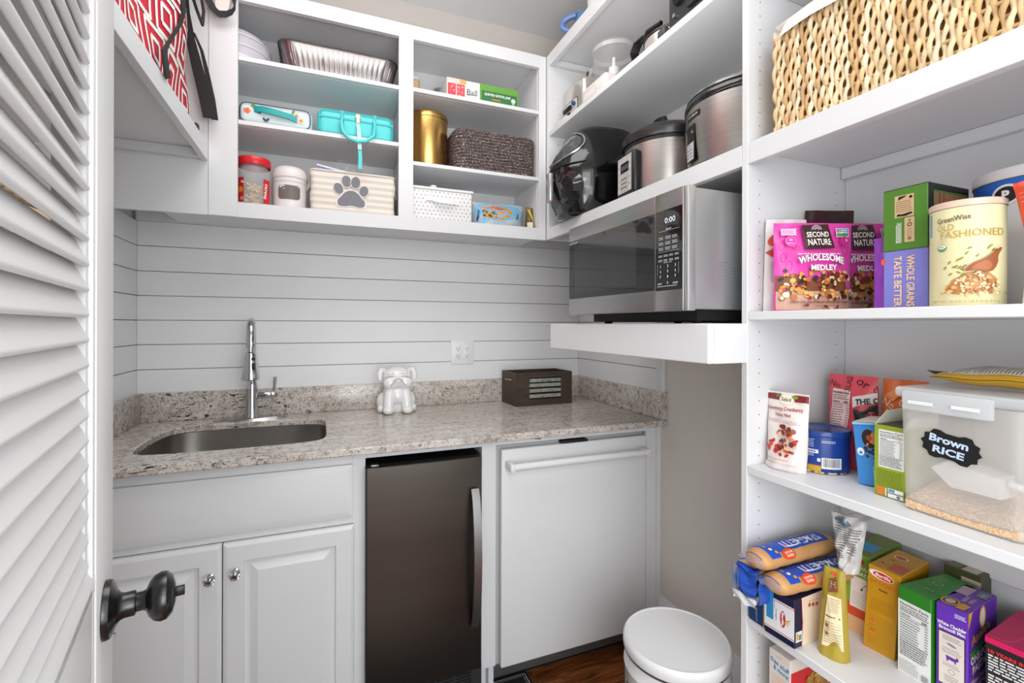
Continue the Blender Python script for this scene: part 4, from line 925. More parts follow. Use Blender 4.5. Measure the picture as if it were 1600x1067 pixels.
ip = thing('pressure_cooker', 'stainless steel electric pressure cooker with black domed lid', 'appliance', (1.835, -.86, Z1), -96)
B().lathe([(.135, 0), (.138, .01), (.138, .022)], (0, 0, 0), BLACKP, 'z', 48).obj('base_ring', ip); B().lathe([(.1395, .168), (.1395, .178)], (0, 0, 0), BLACKP, 'z', 48).obj('top_ring', ip)
B().lathe([(.137, .0225), (.137, .1675)], (0, 0, 0), STEEL, 'z', 64).obj('steel_body', ip)
b = B(); b.lathe([(.143, .1785), (.145, .183), (.145, .205), (.138, .213), (.12, .226), (.08, .238), (0, .242)], (0, 0, 0), M((36, 34, 34), .3, coat=.2), 'z', 64, cap=False); b.obj('lid', ip)
B().tube([(-.045, -.03, .236), (-.035, -.03, .262), (0, -.03, .27), (.035, -.03, .262), (.045, -.03, .236)], .010, BLACKP, 12).obj('lid_handle', ip)
B().box(.130, .152, -.03, .03, .158, .178, BLACKP, .006).obj('side_grip', ip); B().box(-.155, -.130, -.03, .03, .158, .178, BLACKP, .006).obj('side_grip', ip)
B().box(-.056, .056, -.155, -.118, .008, .148, BLACKP, .012, 3).obj('control_panel', ip)
P = Print(lambda x, y, o: (x, -.155-o, y)); P.rect(-.044, .02, .044, .138, (186, 184, 182)); P.rect(-.026, .085, .026, .118, (16, 16, 18)); P.text('00:00', 0, .102, .014, (110, 120, 130), bold=.02)
for sx in (-1, 1):
    for k in range(5): P.ell(sx*.034, .03+k*.022, .0065, .0065, (222, 220, 218), n=12); P.fine(sx*.034-.005, .029+k*.022, sx*.034+.005, .032+k*.022, 1, (70, 70, 70))
for k in range(3): P.fine(-.02, .034+k*.014, .02, .04+k*.014, 1, (50, 50, 50))
P.obj('buttons', ip)

sc = thing('slow_cooker', 'large oval stainless steel slow cooker with a black rim', 'appliance', (1.835, -1.168, Z1), -90)
def ov(r, h, a, k=.88): return (r*cos(a), r*k*sin(a), h)
b = B(); b.lathe([(.138, 0), (.143, .006), (.143, .022)], (0, 0, 0), BLACKP, 'z', 72, sy=.9); b.obj('base', sc)
b = B(); b.lathe([(.144, .0225), (.150, .08), (.152, .14), (.152, .182)], (0, 0, 0), STEEL, 'z', 72, sy=.9); b.obj('steel_body', sc)
b = B(); b.lathe([(.153, .1825), (.1555, .186), (.1555, .198), (.151, .206), (.146, .21)], (0, 0, 0), BLACKG, 'z', 72, sy=.9); b.obj('rim', sc)
B().lathe([(.1475, .2105), (.149, .213), (.146, .216), (.13, .228), (.07, .243), (.0, .246)], (0, 0, 0), M((210, 214, 214), .05, alpha=.35, spec=.8), 'z', 64, sy=.9, cap=False).lathe([(.1505, .2095), (.1505, .2145)], (0, 0, 0), M((170, 170, 172), .2, .9), 'z', 64, sy=.9).obj('glass_lid', sc)
B().lathe([(.012, .243), (.012, .256), (.02, .262), (.018, .272), (0, .274)], (0, 0, 0), BLACKP, 'z', 20, cap=False).obj('lid_knob', sc)
def scf(x, y, o): 
    a = -pi/2+x/.15; r_ = .1525+o; return (r_*cos(a), .9*r_*sin(a), y)
P = Print(scf, step=.008); x0 = -.062
P.rect(x0-.02, .035, x0+.032, .135, (20, 20, 20)); P.rect(x0-.016, .04, x0+.026, .088, (196, 200, 204)); P.text('OFF', x0+.006, .08, .004, (30, 30, 30)); P.fine(x0-.012, .045, x0+.022, .074, 3, (40, 40, 40), .0022); P.text('A', x0+.02, .116, .009, (235, 235, 235)); P.rect(x0-.008, .15, x0+.052, .166, (22, 22, 22)); P.text('crockpot', x0+.022, .158, .007, (214, 214, 214), w=.046, bold=.02); P.obj('control_label', sc)

# ---------------- shelf A (top 2.109)
Z2 = 2.1093
ts = thing('toaster', 'silver toaster with black lever and blue dial at the end of the shelf', 'toaster', (1.705, -.375, Z2), -90)
SIL = M((214, 208, 200), .22, .75, noise=.03, scale=10)
B().box(0, .162, 0, .2, .018, .155, SIL, .018, 4).obj('body', ts, ang=50); B().box(.004, .158, .004, .196, 0, .0175, BLACKP, .004).obj('base', ts)
P = Print(lambda x, y, o: (x, -.0005-o, y)); q = [(.06+p_[0], .058+p_[1]) for p_ in [rr(k/28, .118, .062, .012)[:2] for k in range(28)]]; P.poly(q, (20, 20, 20)); P.poly([(.06+(x_-.06)*.95, .058+(y_-.058)*.92) for x_, y_ in q], (206, 206, 204)); P.obj('control_plate', ts)
B().box(.012, .075, -.014, -.001, .052, .068, BLACKP, .005).box(.04, .062, -.008, -.001, .034, .044, BLACKP, .003).obj('lever', ts); B().lathe([(.008, 0), (.009, -.012), (.0, -.013)], (.095, -.001, .066), M((44, 70, 140), .3), 'y', 16, cap=False).obj('dial', ts, label='blue dial')
B().tube([(.0, -.01, .014), (-.02, -.016, .03), (-.036, -.018, .02), (-.04, -.016, .004), (-.03, -.012, .002)], .0025, DARK, 6).obj('cord', ts)
B().lathe([(.016, 0), (.017, .07)], (-.02, -.01, .018), M((232, 222, 212), .3), 'x', 20).obj('crumb_roll', ts)

fpz = thing('food_processor', 'white food processor with a clear handled bowl on the top shelf', 'appliance', (1.79, -.618, Z2), -90)
WPZ = M((232, 224, 220), .25)
B().box(-.085, .085, -.095, .095, 0, .085, WPZ, .018, 4).obj('base', fpz, ang=50)
P = Print(lambda x, y, o: (x, -.0955-o, y)); q = [(-.02+p_[0], .045+p_[1]) for p_ in [rr(k/28, .085, .03, .008)[:2] for k in range(28)]]; P.poly(q, (206, 196, 192)); P.poly([(-.02+(x_+.02)*.95, .045+(y_-.045)*.88) for x_, y_ in q], (236, 228, 224)); P.obj('button_plate', fpz)
BW = M((226, 222, 222), .04, alpha=.13, spec=.9)
B().lathe([(.07, .086), (.072, .094), (.078, .18), (.080, .215)], (0, 0, 0), BW, 'z', 48, cap=False).lathe([(.0815, .2), (.0815, .216)], (0, 0, 0), M((232, 236, 238), .05, alpha=.4, spec=.9), 'z', 48, cap=False).obj('bowl', fpz)
B().lathe([(.082, .217), (.08, .224), (.06, .236), (.02, .24), (.012, .25), (.0, .251)], (0, 0, 0), BW, 'z', 48, cap=False).obj('bowl_lid', fpz); B().lathe([(.02, .088), (.019, .15), (.007, .155), (.006, .19)], (0, 0, 0), M((244, 244, 248), .3), 'z', 20).obj('blade_hub', fpz, label='white blade hub')
B().ribbon([(.016, 0, .115), (.05, .01, .12), (.065, .03, .128)], (0, .02, .0), .0012, CHROME).ribbon([(-.016, 0, .10), (-.05, -.01, .105), (-.065, -.03, .112)], (0, .02, 0), .0012, CHROME).obj('blade', fpz)
B().tube([(-.078, -.02, .2), (-.112, -.03, .198), (-.125, -.034, .17), (-.122, -.034, .135), (-.1, -.028, .108), (-.072, -.02, .1)], .008, BW, 10).obj('bowl_handle', fpz); B().tube([(-.121, -.04, .19), (-.131, -.043, .165), (-.127, -.042, .135), (-.108, -.036, .108), (-.085, -.03, .096)], .0042, DARK, 8).obj('handle_trim', fpz)

rc = thing('lidded_pot', 'silver pot with black arched handles on the top appliance shelf', 'pot', (1.80, -.935, Z2), -90)
B().lathe([(.075, 0), (.085, .006), (.09, .05), (.09, .075)], (0, 0, 0), M((222, 212, 206), .25, .7), 'z', 40).obj('body', rc); B().lathe([(.092, .0755), (.092, .084), (.07, .098), (.02, .106), (0, .106)], (0, 0, 0), BLACKP, 'z', 40, cap=False).obj('lid', rc)
B().ribbon([(-.088, -.04, .05), (-.115, -.055, .06), (-.122, -.06, .09), (-.105, -.058, .115), (-.07, -.05, .122)], (.008, .028, .0), .006, BLACKP).obj('handle', rc); B().box(.05, .085, -.105, -.085, .03, .055, M((70, 66, 64), .4), .005).obj('latch', rc); B().tube([(-.07, -.062, .102), (-.02, -.085, .10), (.04, -.08, .095)], .007, BLACKP, 8).obj('rim_band', rc)

to = thing('toaster_oven', 'black countertop toaster oven with a silver knob on the top shelf', 'appliance', (1.70, -1.03, Z2), -90)
B().box(0, .285, 0, .27, .012, .235, M((52, 52, 53), .35, .3), .008, 2).obj('body', to); B().box(.004, .281, -.012, .01, .0115, .03, BLACKG, .004).obj('crumb_tray', to)
B().box(.085, .275, -.012, -.0005, .045, .2, M((60, 60, 62), .2, .4), .004).obj('door', to); B().lathe([(.022, 0), (.021, -.012), (.012, -.018), (.011, -.026), (0, -.027)], (.048, -.0005, .10), M((30, 30, 31), .3), 'y', 28, cap=False).lathe([(.011, -.018), (.010, -.030), (0, -.031)], (.048, -.0005, .10), CHROME, 'y', 24, cap=False).obj('knob', to); B().lathe([(.006, 0), (.006, -.006)], (.03, -.0005, .058), CHROME, 'y', 14).obj('button', to)
for x in (.03, .255): B().lathe([(.01, 0), (.01, .0118)], (x, .03, 0), DARK, 'z', 12).obj('foot', to)

# on top of the cabinets
Z3 = 2.4433
cj = thing('painted_jar', 'white ceramic jar painted with cookies on top of the wall cabinet', 'jar', (1.775, -.62, Z3))
B().lathe([(.06, 0), (.075, .008), (.088, .05), (.09, .10), (.08, .15), (.06, .175), (.055, .19), (0, .2)], (0, 0, 0), M((238, 238, 236), .2), 'z', 48, cap=False).obj('body', cj)
P = Print(lambda x, y, o: ((.0895+o)*cos(x/.0895), (.0895+o)*sin(x/.0895), y), step=.006); a = R(-140)*.0895
for k, (dx, z, c) in enumerate(((-.035, .115, (206, 158, 112)), (-.012, .1, (120, 130, 190)), (.01, .11, (150, 160, 214)), (-.03, .07, (212, 190, 170)), (0, .06, (196, 196, 190)), (.03, .09, (214, 166, 120)), (-.055, .095, (190, 150, 120)), (.035, .13, (120, 130, 190)))): P.ell(a+dx, z, .013, .013, c); P.ell(a+dx, z, .006, .006, (236, 206, 180))
P.obj('cookie_painting', cj)
bm_ = thing('blue_mug', 'glossy blue ceramic mug with a chunky handle above the corner', 'mug', (1.735, -.485, Z3))
B().lathe([(.03, 0), (.034, .004), (.036, .085), (.033, .085), (.031, .008), (0, .008)], (0, 0, 0), M((92, 124, 176), .15, coat=.4), 'z', 36, cap=False).obj('body', bm_); B().tube([(-.034+.0-.044*sin(pi*k/14), .036*sin(pi*k/14), .046+.032*cos(pi*k/14)) for k in range(15)], .0125, M((92, 124, 176), .12, coat=.4), 14).obj('handle', bm_)
# ================================================================= PANTRY, BASKET SHELF (1.6955)
bs = thing('wicker_basket', 'large pale water hyacinth basket with a white cloth liner on the high pantry shelf', 'basket', (1.677, -1.395, 1.6957), -90)
def wick(i):
    return M(((226, 196, 152), (236, 212, 172), (210, 174, 124), (242, 224, 192), (200, 150, 96))[i], .75, noise=.16, scale=25, bump=.25)
WI = [wick(i) for i in range(5)]
Wk, Dk, Hk = .62, .26, .212
rw = random.Random(21); WI[4] = WI[2]
def woven(nm, f, n, seedv=0, rr0=.0042):
    b = B()
    for i in range(n):
        c = WI[rw.choice((0, 0, 1, 1, 3, 2, 4))]; ph = pi*(i % 2)+rw.uniform(-.25, .25); x = (i+.5)/n; dx = rw.uniform(-.0012, .0012); am = rw.uniform(.0026, .0036)
        pts = [f(x, z_/36*Hk, .0015+am*cos(ph+z_/36*Hk*2*pi/.044), dx+.0021*sin(ph+z_/36*Hk*2*pi/.044)+.002*sin(z_*.21+i*.7)) for z_ in range(37)]
        b.tube(pts, lambda t, r0=rw.uniform(.0037, .0047), p_=rw.uniform(0, 6): r0*(1+.16*sin(40*t+p_)), c, 7)
    for k in range(10):
        z_ = .011+k*.021
        b.tube([f(t/40, z_, -.001+.0025*cos(pi*t*n/40+k*pi), 0) for t in range(41)], .0036, WI[2], 6)
    return b.obj(nm, bs, ang=180, kind='stuff')
woven('woven_front', lambda x, z, o, dx: (x*Wk+dx, -o+.006, z+.003), 70)
woven('woven_side', lambda x, z, o, dx: (.0-o+.004, .01+(1-x)*(Dk-.01)+dx, z+.003), 28)
B().box(.012, Wk, .014, Dk, .002, .205, M((150, 112, 72), .9)).obj('inner_wall', bs)
LN = M((238, 230, 220), .85, noise=.03, scale=50, bump=.25)
b = B()
def lin_(u, v):
    x = -.008+(Wk+.01)*u; k = 1-(1-min(u*14, 1))**2
    return (x+.01*(1-v)*(1-k), -.012+.016*v+.002*sin(30*u)+(.03*(1-k)), .200+.036*v*(1+.0*u)-.010*(1-k)*(v)+.003*sin(11*u))
b.grid(lin_, 60, 4, LN); b.grid(lambda u, v: (.002+Wk*u, .004+.03*v, .236-.01*v*v+.003*sin(11*u)), 60, 2, LN)
b.grid(lambda u, v: (-.010+.004*v, .01+(Dk-.01)*u, .198+.034*v), 20, 3, LN); b.obj('cloth_liner', bs, label='white cotton liner folded over the rim')
bp_ = Pouch('blue_packet', 'blue packet poking out behind the liner of the wicker basket', 'packet', (1.80, -1.445, 1.93), -80, .09, .105, .04, (44, 84, 180), seed=3, tilt=0); bp_.p.ell(.03, .03, .012, .012, (225, 228, 235)); bp_.done()

# ================================================================= SHELF AT 1.3118
Z4 = 1.3121; PK = (232, 74, 176); BR = (66, 34, 38)
wbg = Pouch('white_snack_bag', 'white bag with orange leaves at the far left beside the pink bag', 'bag', (1.694, -1.3665, Z4), -22, .105, .211, .03, (234, 232, 228), seed=5, taper=.12)
p = wbg.p; p.ell(.022, .165, .02, .012, (214, 92, 52), 30); p.poly([(.0, .135), (.03, .155), (.05, .15), (.045, .12), (.03, .118), (.01, .128)], (208, 84, 50)); p.rect(.012, .07, .05, .115, (196, 194, 196)); p.rect(.03, .012, .05, .028, (84, 130, 170)); p.fine(.02, .048, .05, .06, 1, (200, 60, 60)); wbg.done()
dk_ = Pouch('dark_chip_bag', 'dark maroon bag standing behind the two pink trail mix bags', 'bag', (1.834, -1.3615, Z4), -22, .115, .244, .016, (58, 26, 26), seed=8, taper=.0); dk_.p.rect(.02, .18, .15, .205, (170, 70, 40)); dk_.done()
def medley(loc, rz, lab, tilt=0., sd=1):
    a = Pouch('trail_mix_bag', lab, 'bag', loc, rz, .142, .172, .045, PK, seed=sd, tilt=tilt, taper=-.02, wr=.001, group='pink trail mix bags'); p = a.p
    rr_ = random.Random(sd)
    for k in range(26):
        x, y = rr_.uniform(.01, .132), rr_.uniform(.085, .165)
        if .045 < x < .10 and y > .12 or (.03 < x < .115 and y < .12): continue
        r = rr_.uniform(.004, .008); an = rr_.uniform(0, 3); p.line([(x+r*1.4*cos(t)*cos(an)-r*.7*sin(t)*sin(an), y+r*1.4*cos(t)*sin(an)+r*.7*sin(t)*cos(an)) for t in [2*pi*q/9 for q in range(10)]], .0007, (206, 40, 140)); p.k -= 1
    p.rect(.001, .002, .141, .038, (206, 160, 140)); p.poly([(.001, .03), (.001, .068), (.03, .072), (.06, .062), (.09, .07), (.12, .074), (.141, .066), (.141, .03), (.1, .034), (.04, .03)], (128, 74, 44))
    blobs(p, .006, .022, .136, .078, 120, [(214, 150, 66), (232, 180, 96), (66, 34, 36), (150, 40, 50), (240, 220, 180), (190, 110, 50), (52, 30, 40), (222, 160, 70)], .003, .0062, sd+3)
    blobs(p, .05, .020, .11, .03, 3, [(100, 50, 40)], .004, .005, 5)
    p.poly([(.044, .166), (.0925, .168), (.1005, .121), (.048, .118)], BR)
    for q in (.0085, .0055, .003): p.line([(.0705+q*cos(t), .157+q*sin(t)) for t in [pi*k/10 for k in range(11)]], .0009, (244, 238, 236))
    p.text('SECOND', .0715, .1475, .0105, (248, 244, 240), w=.040, bold=.02, rot=1.5); p.text('NATURE', .0735, .1325, .0125, (248, 244, 240), w=.042, bold=.02, rot=1.5)
    p.rect(.008, .146, .034, .159, (246, 196, 226)); p.fine(.010, .148, .032, .157, 3, (210, 60, 150)); p.ell(.0235, .1345, .010, .010, (248, 120, 200)); p.ell(.0235, .1345, .0085, .0085, (232, 60, 170)); p.text('3g', .0235, .1365, .006, (255, 240, 250), bold=.03); p.fine(.017, .129, .030, .132, 1, (255, 220, 240))
    p.rect(.106, .143, .129, .16, (238, 240, 238)); p.rect(.107, .149, .128, .159, (92, 150, 200)); p.rect(.107, .144, .128, .149, (90, 150, 70)); p.ell(.1125, .154, .003, .003, (230, 150, 50)); p.fine(.115, .15, .127, .158, 2, (250, 250, 250))
    p.ell(.120, .135, .0085, .009, (206, 40, 140)); p.text('9', .1235, .136, .006, (252, 236, 246), bold=.02)
    p.fine(.034, .1075, .112, .1115, 1, (252, 220, 240)); p.text('WHOLESOME', .0745, .0955, .0145, (150, 146, 150), w=.083, bold=.035, arc=.008); p.text('WHOLESOME', .0745, .0955, .0135, (252, 246, 246), w=.080, bold=.025, arc=.008); p.text('MEDLEY', .0775, .083, .0115, (150, 146, 150), w=.047, bold=.035); p.text('MEDLEY', .0775, .083, .0105, (252, 246, 246), w=.045, bold=.025)
    p.fine(.018, .0145, .128, .019, 2, (120, 60, 50), .0013, rag=.1); p.text('NET WT 14 OZ (396g)', .0745, .0085, .003, (110, 60, 50)); blobs(p, .01, .004, .13, .014, 4, [(232, 190, 120), (110, 40, 40)], .0035, .005, sd+9); a.done(); return a
a_ = medley((1.667, -1.422, Z4), -22, 'pink trail mix bag in front at the left of the shelf', 0, 1)
a_.t.scale = (1.165, 1, 1.11)
a_ = medley((1.828, -1.415, Z4), -22, 'pink trail mix bag half hidden behind the first one', 0, 2); a_.t.scale = (1.17, 1, 1.19)
pu = Pouch('purple_packet', 'thin purple and orange packet wedged beside the periwinkle box', 'packet', (1.76, -1.545, Z4), -80, .05, .14, .03, (150, 70, 190), seed=5); pu.p.rect(.028, .1, .05, .13, (120, 60, 160)); pu.p.ell(.035, .05, .008, .012, (240, 150, 60)); pu.done()
pe = Carton('cracker_box', 'periwinkle box lettered WHOLE GRAINS TASTE BETTER under the green box', 'box', (1.742, -1.5780, Z4), -90, .0708, .13, .1065, (128, 128, 206))
for t_, x in (('TASTE BETTER', .0225), ('WHOLE GRAINS', .0415)):
    pe.f['front'].text(t_, x*1.065, .05, .0134, (168, 110, 90), w=.094, rot=-90, bold=.035); pe.f['front'].text(t_, x*1.065, .05, .0126, (240, 210, 178), w=.092, rot=-90, bold=.02)
pe.f['front'].ell(.0, .088, .004, .006, (230, 90, 60)); pe.done()
gr = Carton('snack_carton', 'green carton with a black and wood-grain side stacked on the periwinkle box', 'box', (1.741, -1.5780, Z4+.1068), -90, .0665, .115, .1045, (78, 128, 40)); gr.t.scale = (1.065, 1.065, 1.075)
p = gr.f['front']; p.rect(.018, .055, .0465, .092, (206, 174, 132)); p.fine(.020, .063, .0445, .083, 6, (120, 90, 70), .0012); p.poly([(.023, .084), (.033, .088), (.036, .091), (.024, .09)], (20, 20, 18)); p.poly([(.021, .057), (.035, .056), (.045, .059), (.043, .062), (.03, .060), (.022, .061)], (20, 20, 18)); p.ell(.042, .087, .0025, .0025, (20, 20, 18))
p.rect(.033, .012, .0475, .053, (206, 174, 132)); p.ell(.0405, .041, .0035, .0035, (60, 60, 56)); p.ell(.0405, .041, .002, .002, (206, 174, 132)); p.ell(.0405, .018, .003, .003, (130, 110, 80)); p.ell(.0405, .048, .0025, .0028, (160, 130, 96)); p.fine(.036, .022, .045, .037, 5, (150, 120, 90), .0005, vert=True); p.fine(.020, .012, .029, .047, 6, (236, 238, 226), .0008, vert=True)
p = gr.f['right']; p.rect(0, 0, .115, .1045, (18, 17, 15)); p.rect(.014, 0, .112, .0935, (66, 108, 36)); p.rect(.0165, 0, .110, .090, M((134, 92, 62), .6, noise=.3, scale=8, stretch=(30, 30, 1)))
for x in (.03, .042, .088, .098): p.rect(x, 0, x+.002, .09, (84, 52, 34))
gr.f['top'].rect(0, 0, .0665, .115, (36, 40, 20)); gr.done()
oc = thing('oats_canister', 'cream cardboard canister of old fashioned oats with a wooden scoop picture', 'canister', (1.737, -1.7035, Z4), 0)
CRM = (232, 224, 176)
B().lathe([(.0445, 0), (.0455, .002), (.0455, .156)], (0, 0, 0), M(CRM, .45), 'z', 64).obj('tube', oc); B().lathe([(.0465, .1565), (.0468, .159), (.0468, .1655), (.045, .1672), (.043, .165), (0, .1645)], (0, 0, 0), M((226, 198, 178), .35), 'z', 64, cap=False).obj('lid', oc)
a0 = math.atan2(-2.139+1.7035, .767-1.737)
P = Print(lambda x, y, o: ((.0456+o)*cos(a0+R(2)+x/.0456), (.0456+o)*sin(a0+R(2)+x/.0456), y), step=.006)
G_ = (178, 158, 60); DG = (96, 74, 50)
P.rect(-.060, .115, -.053, .152, (112, 178, 196)); P.text('GreenWise', -.018, .1385, .0085, DG, w=.042, bold=.01, rot=4); P.text('OLD', -.0275, .1255, .010, (188, 160, 66), w=.023); P.text('FASHIONED', .006, .1135, .0115, (188, 160, 66), w=.079); P.text('OATS', -.031, .1045, .004, (206, 196, 130))
P.ell(-.0325, .094, .007, .006, (96, 150, 100)); P.ell(-.0325, .0955, .006, .0035, (238, 240, 226)); P.text('USDA', -.0325, .0955, .0022, (70, 110, 70), bold=.02)
rr_ = random.Random(4)
for k in range(34):
    x = rr_.uniform(-.028, .046); y = rr_.uniform(.048, .094)
    if x < -.004 and y > .075: continue
    P.ell(x, y, .0033, .0012, (150, 138, 50), rr_.choice((20, 35, 50, -30)), 8); P.k -= 1
P.poly([(-.028, .026), (-.018, .042), (-.002, .052), (.018, .056), (.033, .044), (.036, .030), (.022, .022), (0, .017), (-.018, .019)], (196, 140, 84)); blobs(P, -.03, .018, .037, .052, 150, [(232, 200, 150), (214, 170, 110), (244, 222, 180), (176, 110, 60), (222, 186, 130)], .0016, .0034, 6, lambda x, y: y < .056-abs(x-.008)*.75 and y > .016+abs(x)*.08)
P.poly(smooth_loop([(-.006, .053), (.004, .066), (.018, .073), (.027, .082), (.034, .0895), (.037, .087), (.031, .077), (.031, .063), (.023, .050), (.010, .055)], 1), (150, 78, 40)); P.poly(smooth_loop([(.0, .056), (.01, .066), (.02, .070), (.025, .062), (.02, .053)], 1), (176, 100, 52))
P.text('NET WT 18 OZ (1 LB 2 OZ) 510 g', -.004, .0065, .0042, (150, 130, 90), w=.072); P.fine(.04, .016, .05, .021, 2, (150, 130, 90)); P.obj('print_label', oc)
tb_ = thing('large_tub', 'big white-lidded tub with a blue band and round P emblem behind the oats', 'tub', (1.899, -1.733, Z4), 0)
B().lathe([(.078, 0), (.082, .004), (.084, .212)], (0, 0, 0), M((232, 232, 234), .35), 'z', 64).obj('body', tb_); B().lathe([(.0865, .2125), (.087, .214), (.087, .228), (.085, .231), (0, .231)], (0, 0, 0), M((226, 224, 228), .3), 'z', 64, cap=False).obj('lid', tb_)
a1 = math.atan2(-2.139+1.733, .767-1.905)
P = Print(lambda x, y, o: ((.0845+o)*cos(a1+x/.0845), (.0845+o)*sin(a1+x/.0845), y), step=.008)
P.rect(-.13, .178, .13, .2115, (38, 104, 206)); P.poly([(-.13, .05), (-.13, .18), (-.085, .172), (-.066, .16), (-.10, .12)], (30, 84, 190)); P.ell(-.043, .1865, .021, .0175, (238, 240, 242)); P.ell(-.043, .1865, .0165, .0135, (34, 32, 36)); P.text('P', -.0425, .186, .0155, (246, 246, 246), bold=.05); P.obj('print_label', tb_)
fl_ = Pouch('flour_bag', 'white paper flour bag at the right edge below the red packet', 'bag', (1.692, -1.7725, Z4), -92, .11, .12, .07, (236, 228, 220), seed=12, wr=.002, taper=.12, rough=.7); fl_.done()
ro = Pouch('red_packet', 'orange red packet tipped on top of the white flour bag', 'packet', (1.712, -1.7765, Z4+.098), -92, .12, .085, .03, (222, 74, 44), seed=6, tilt=-10)
p = ro.p; p.fine(.006, .05, .04, .07, 3, (246, 170, 150), .0008); p.rect(.004, .018, .009, .028, (60, 70, 80)); ro.done()

# ================================================================= SHELF AT .9627
Z5 = .963
sb = Pouch('nut_pouch', 'white pouch of strawberry cranberry honey nut snack against the side panel', 'bag', (1.694, -1.3515, Z5), -86, .088, .168, .055, (236, 226, 220), seed=14, wr=.0015, taper=-.08, lean=.006)
p = sb.p; p.poly([(.0, .163), (.034, .165), (.03, .15), (.0, .15)], (126, 34, 40)); p.poly([(.06, .165), (.088, .165), (.088, .15), (.062, .15)], (130, 32, 40)); p.ell(.028, .16, .006, .004, (90, 140, 40)); p.ell(.062, .16, .006, .004, (110, 150, 40)); p.ell(.045, .153, .015, .011, (244, 236, 220)); p.text('Salad', .045, .154, .008, (110, 50, 40))
p.text('Strawberry Cranberry', .043, .132, .0105, (150, 36, 40), w=.076, rot=2, bold=.015); p.text('Honey Nut', .043, .119, .010, (150, 36, 40), w=.036, rot=2, bold=.015); p.fine(.006, .101, .08, .109, 2, (190, 110, 110), .001)
blobs(p, .01, .034, .05, .078, 30, [(196, 50, 50), (220, 90, 70), (170, 40, 50), (240, 200, 170), (206, 76, 60)], .003, .0065, 3, lambda x, y: y < .07-.5*abs(x-.03)); blobs(p, .04, .034, .076, .096, 44, [(150, 80, 44), (196, 130, 80), (120, 40, 40), (230, 190, 150), (96, 52, 34), (176, 50, 44)], .003, .007, 5)
p.fine(.018, .022, .07, .026, 1, (200, 120, 110), .0015); p.rect(.006, .004, .082, .014, (222, 214, 216)); sb.done()
cn = thing('nut_can', 'wide blue plastic nut canister with a blue lid at the shelf front', 'canister', (1.800, -1.4205, Z5), 0)
BLU = M((28, 62, 140), .25); rc_ = .0525
B().lathe([(.0505, 0), (.0518, .003), (rc_, .012), (rc_, .078)], (0, 0, 0), BLU, 'z', 64).obj('body', cn); B().lathe([(.0545, .0785), (.055, .081), (.055, .088), (.053, .091), (.050, .0895), (0, .089)], (0, 0, 0), M((34, 66, 140), .22), 'z', 64, cap=False).obj('lid', cn)
a2 = math.atan2(-2.139+1.4205, .767-1.80); P = Print(lambda x, y, o: ((rc_+o)*cos(a2+x/rc_), (rc_+o)*sin(a2+x/rc_), y), step=.006); wt = (226, 230, 240)
P.fine(-.075, .03, -.033, .076, 11, wt, .0018, rag=.1); P.k -= 1; P.fine(-.032, .055, -.012, .074, 5, wt, .001); P.rect(-.031, .043, -.006, .051, wt); P.text('www', -.019, .047, .004, (28, 62, 140), bold=.02); P.fine(-.032, .036, -.012, .042, 2, wt, .001); P.fine(.0, .066, .026, .072, 2, wt, .001); P.barcode(.0, .012, .038, .035); P.rect(-.008, .026, -.002, .033, (214, 220, 226)); P.rect(-.026, .005, -.001, .016, (190, 170, 40)); P.rect(-.05, .0012, .05, .0045, (206, 206, 190)); P.rect(-.026, .016, -.001, .018, (222, 90, 60))
for k in range(6): P.rect(-.02+k*.012, .0012, -.012+k*.012, .0045, ((200, 60, 50), (230, 150, 50), (90, 60, 50), (220, 200, 90), (60, 60, 60), (200, 90, 50))[k])
P.obj('print_label', cn)
ov_ = Pouch('red_granola_bag', 'coral red bag reading THE OVH with sketched black letters behind the blue can', 'bag', (1.845, -1.385, Z5), -84, .105, .205, .07, (226, 78, 92), seed=15, wr=.002, taper=.05)
p = ov_.p
for x, y, t_, r_ in ((.018, .183, 'No', -15), (.05, .186, 'SUG', 80), (.078, .188, 'or', -30), (.108, .184, 'OIC', 70)): p.text(t_, x, y, .013, (30, 18, 24), rot=r_, bold=.0)
p.nutrition(.014, .055, .055, .172, '140', (240, 206, 200)); p.poly([(.06, .158), (.13, .172), (.13, .150), (.064, .135)], (238, 232, 226)); p.text('THE OVH', .098, .153, .013, (24, 20, 22), w=.058, rot=10, bold=.04)
p.poly([(.066, .131), (.13, .146), (.13, .052), (.08, .05)], (30, 34, 36)); 
for k in range(3): p.text('NO.%d' % (k+4), .105, .12-.022*k, .011, (206, 60, 70), rot=8, bold=.04)
ov_.done()
og = Pouch('orange_granola_bag', 'orange bag with white sketched letters standing behind the blue snack box', 'bag', (1.850, -1.492, Z5), -82, .095, .205, .07, (226, 112, 40), seed=17, wr=.003, taper=.18)
p = og.p
for x, y, t_, r_ in ((.022, .155, 'No', -25), (.05, .158, 'O', 0), (.072, .162, 'OIL', 30)): p.text(t_, x, y, .015, (246, 214, 190), rot=r_)
p.nutrition(.018, .09, .056, .142, '150', (240, 222, 208)); p.poly([(.06, .134), (.093, .144), (.093, .108), (.063, .10)], (70, 70, 78)); p.text('THE OVH', .078, .13, .008, (236, 232, 228), w=.026, rot=14, bold=.03); p.poly([(.01, .17), (.04, .195), (.05, .18), (.03, .16)], (240, 150, 90)); og.done()
bb_ = Carton('almond_box', 'bright blue box leaning left with a pecan picture', 'box', (1.765, -1.5205, Z5), -76, .048, .10, .124, (62, 140, 214), tilt=-5)
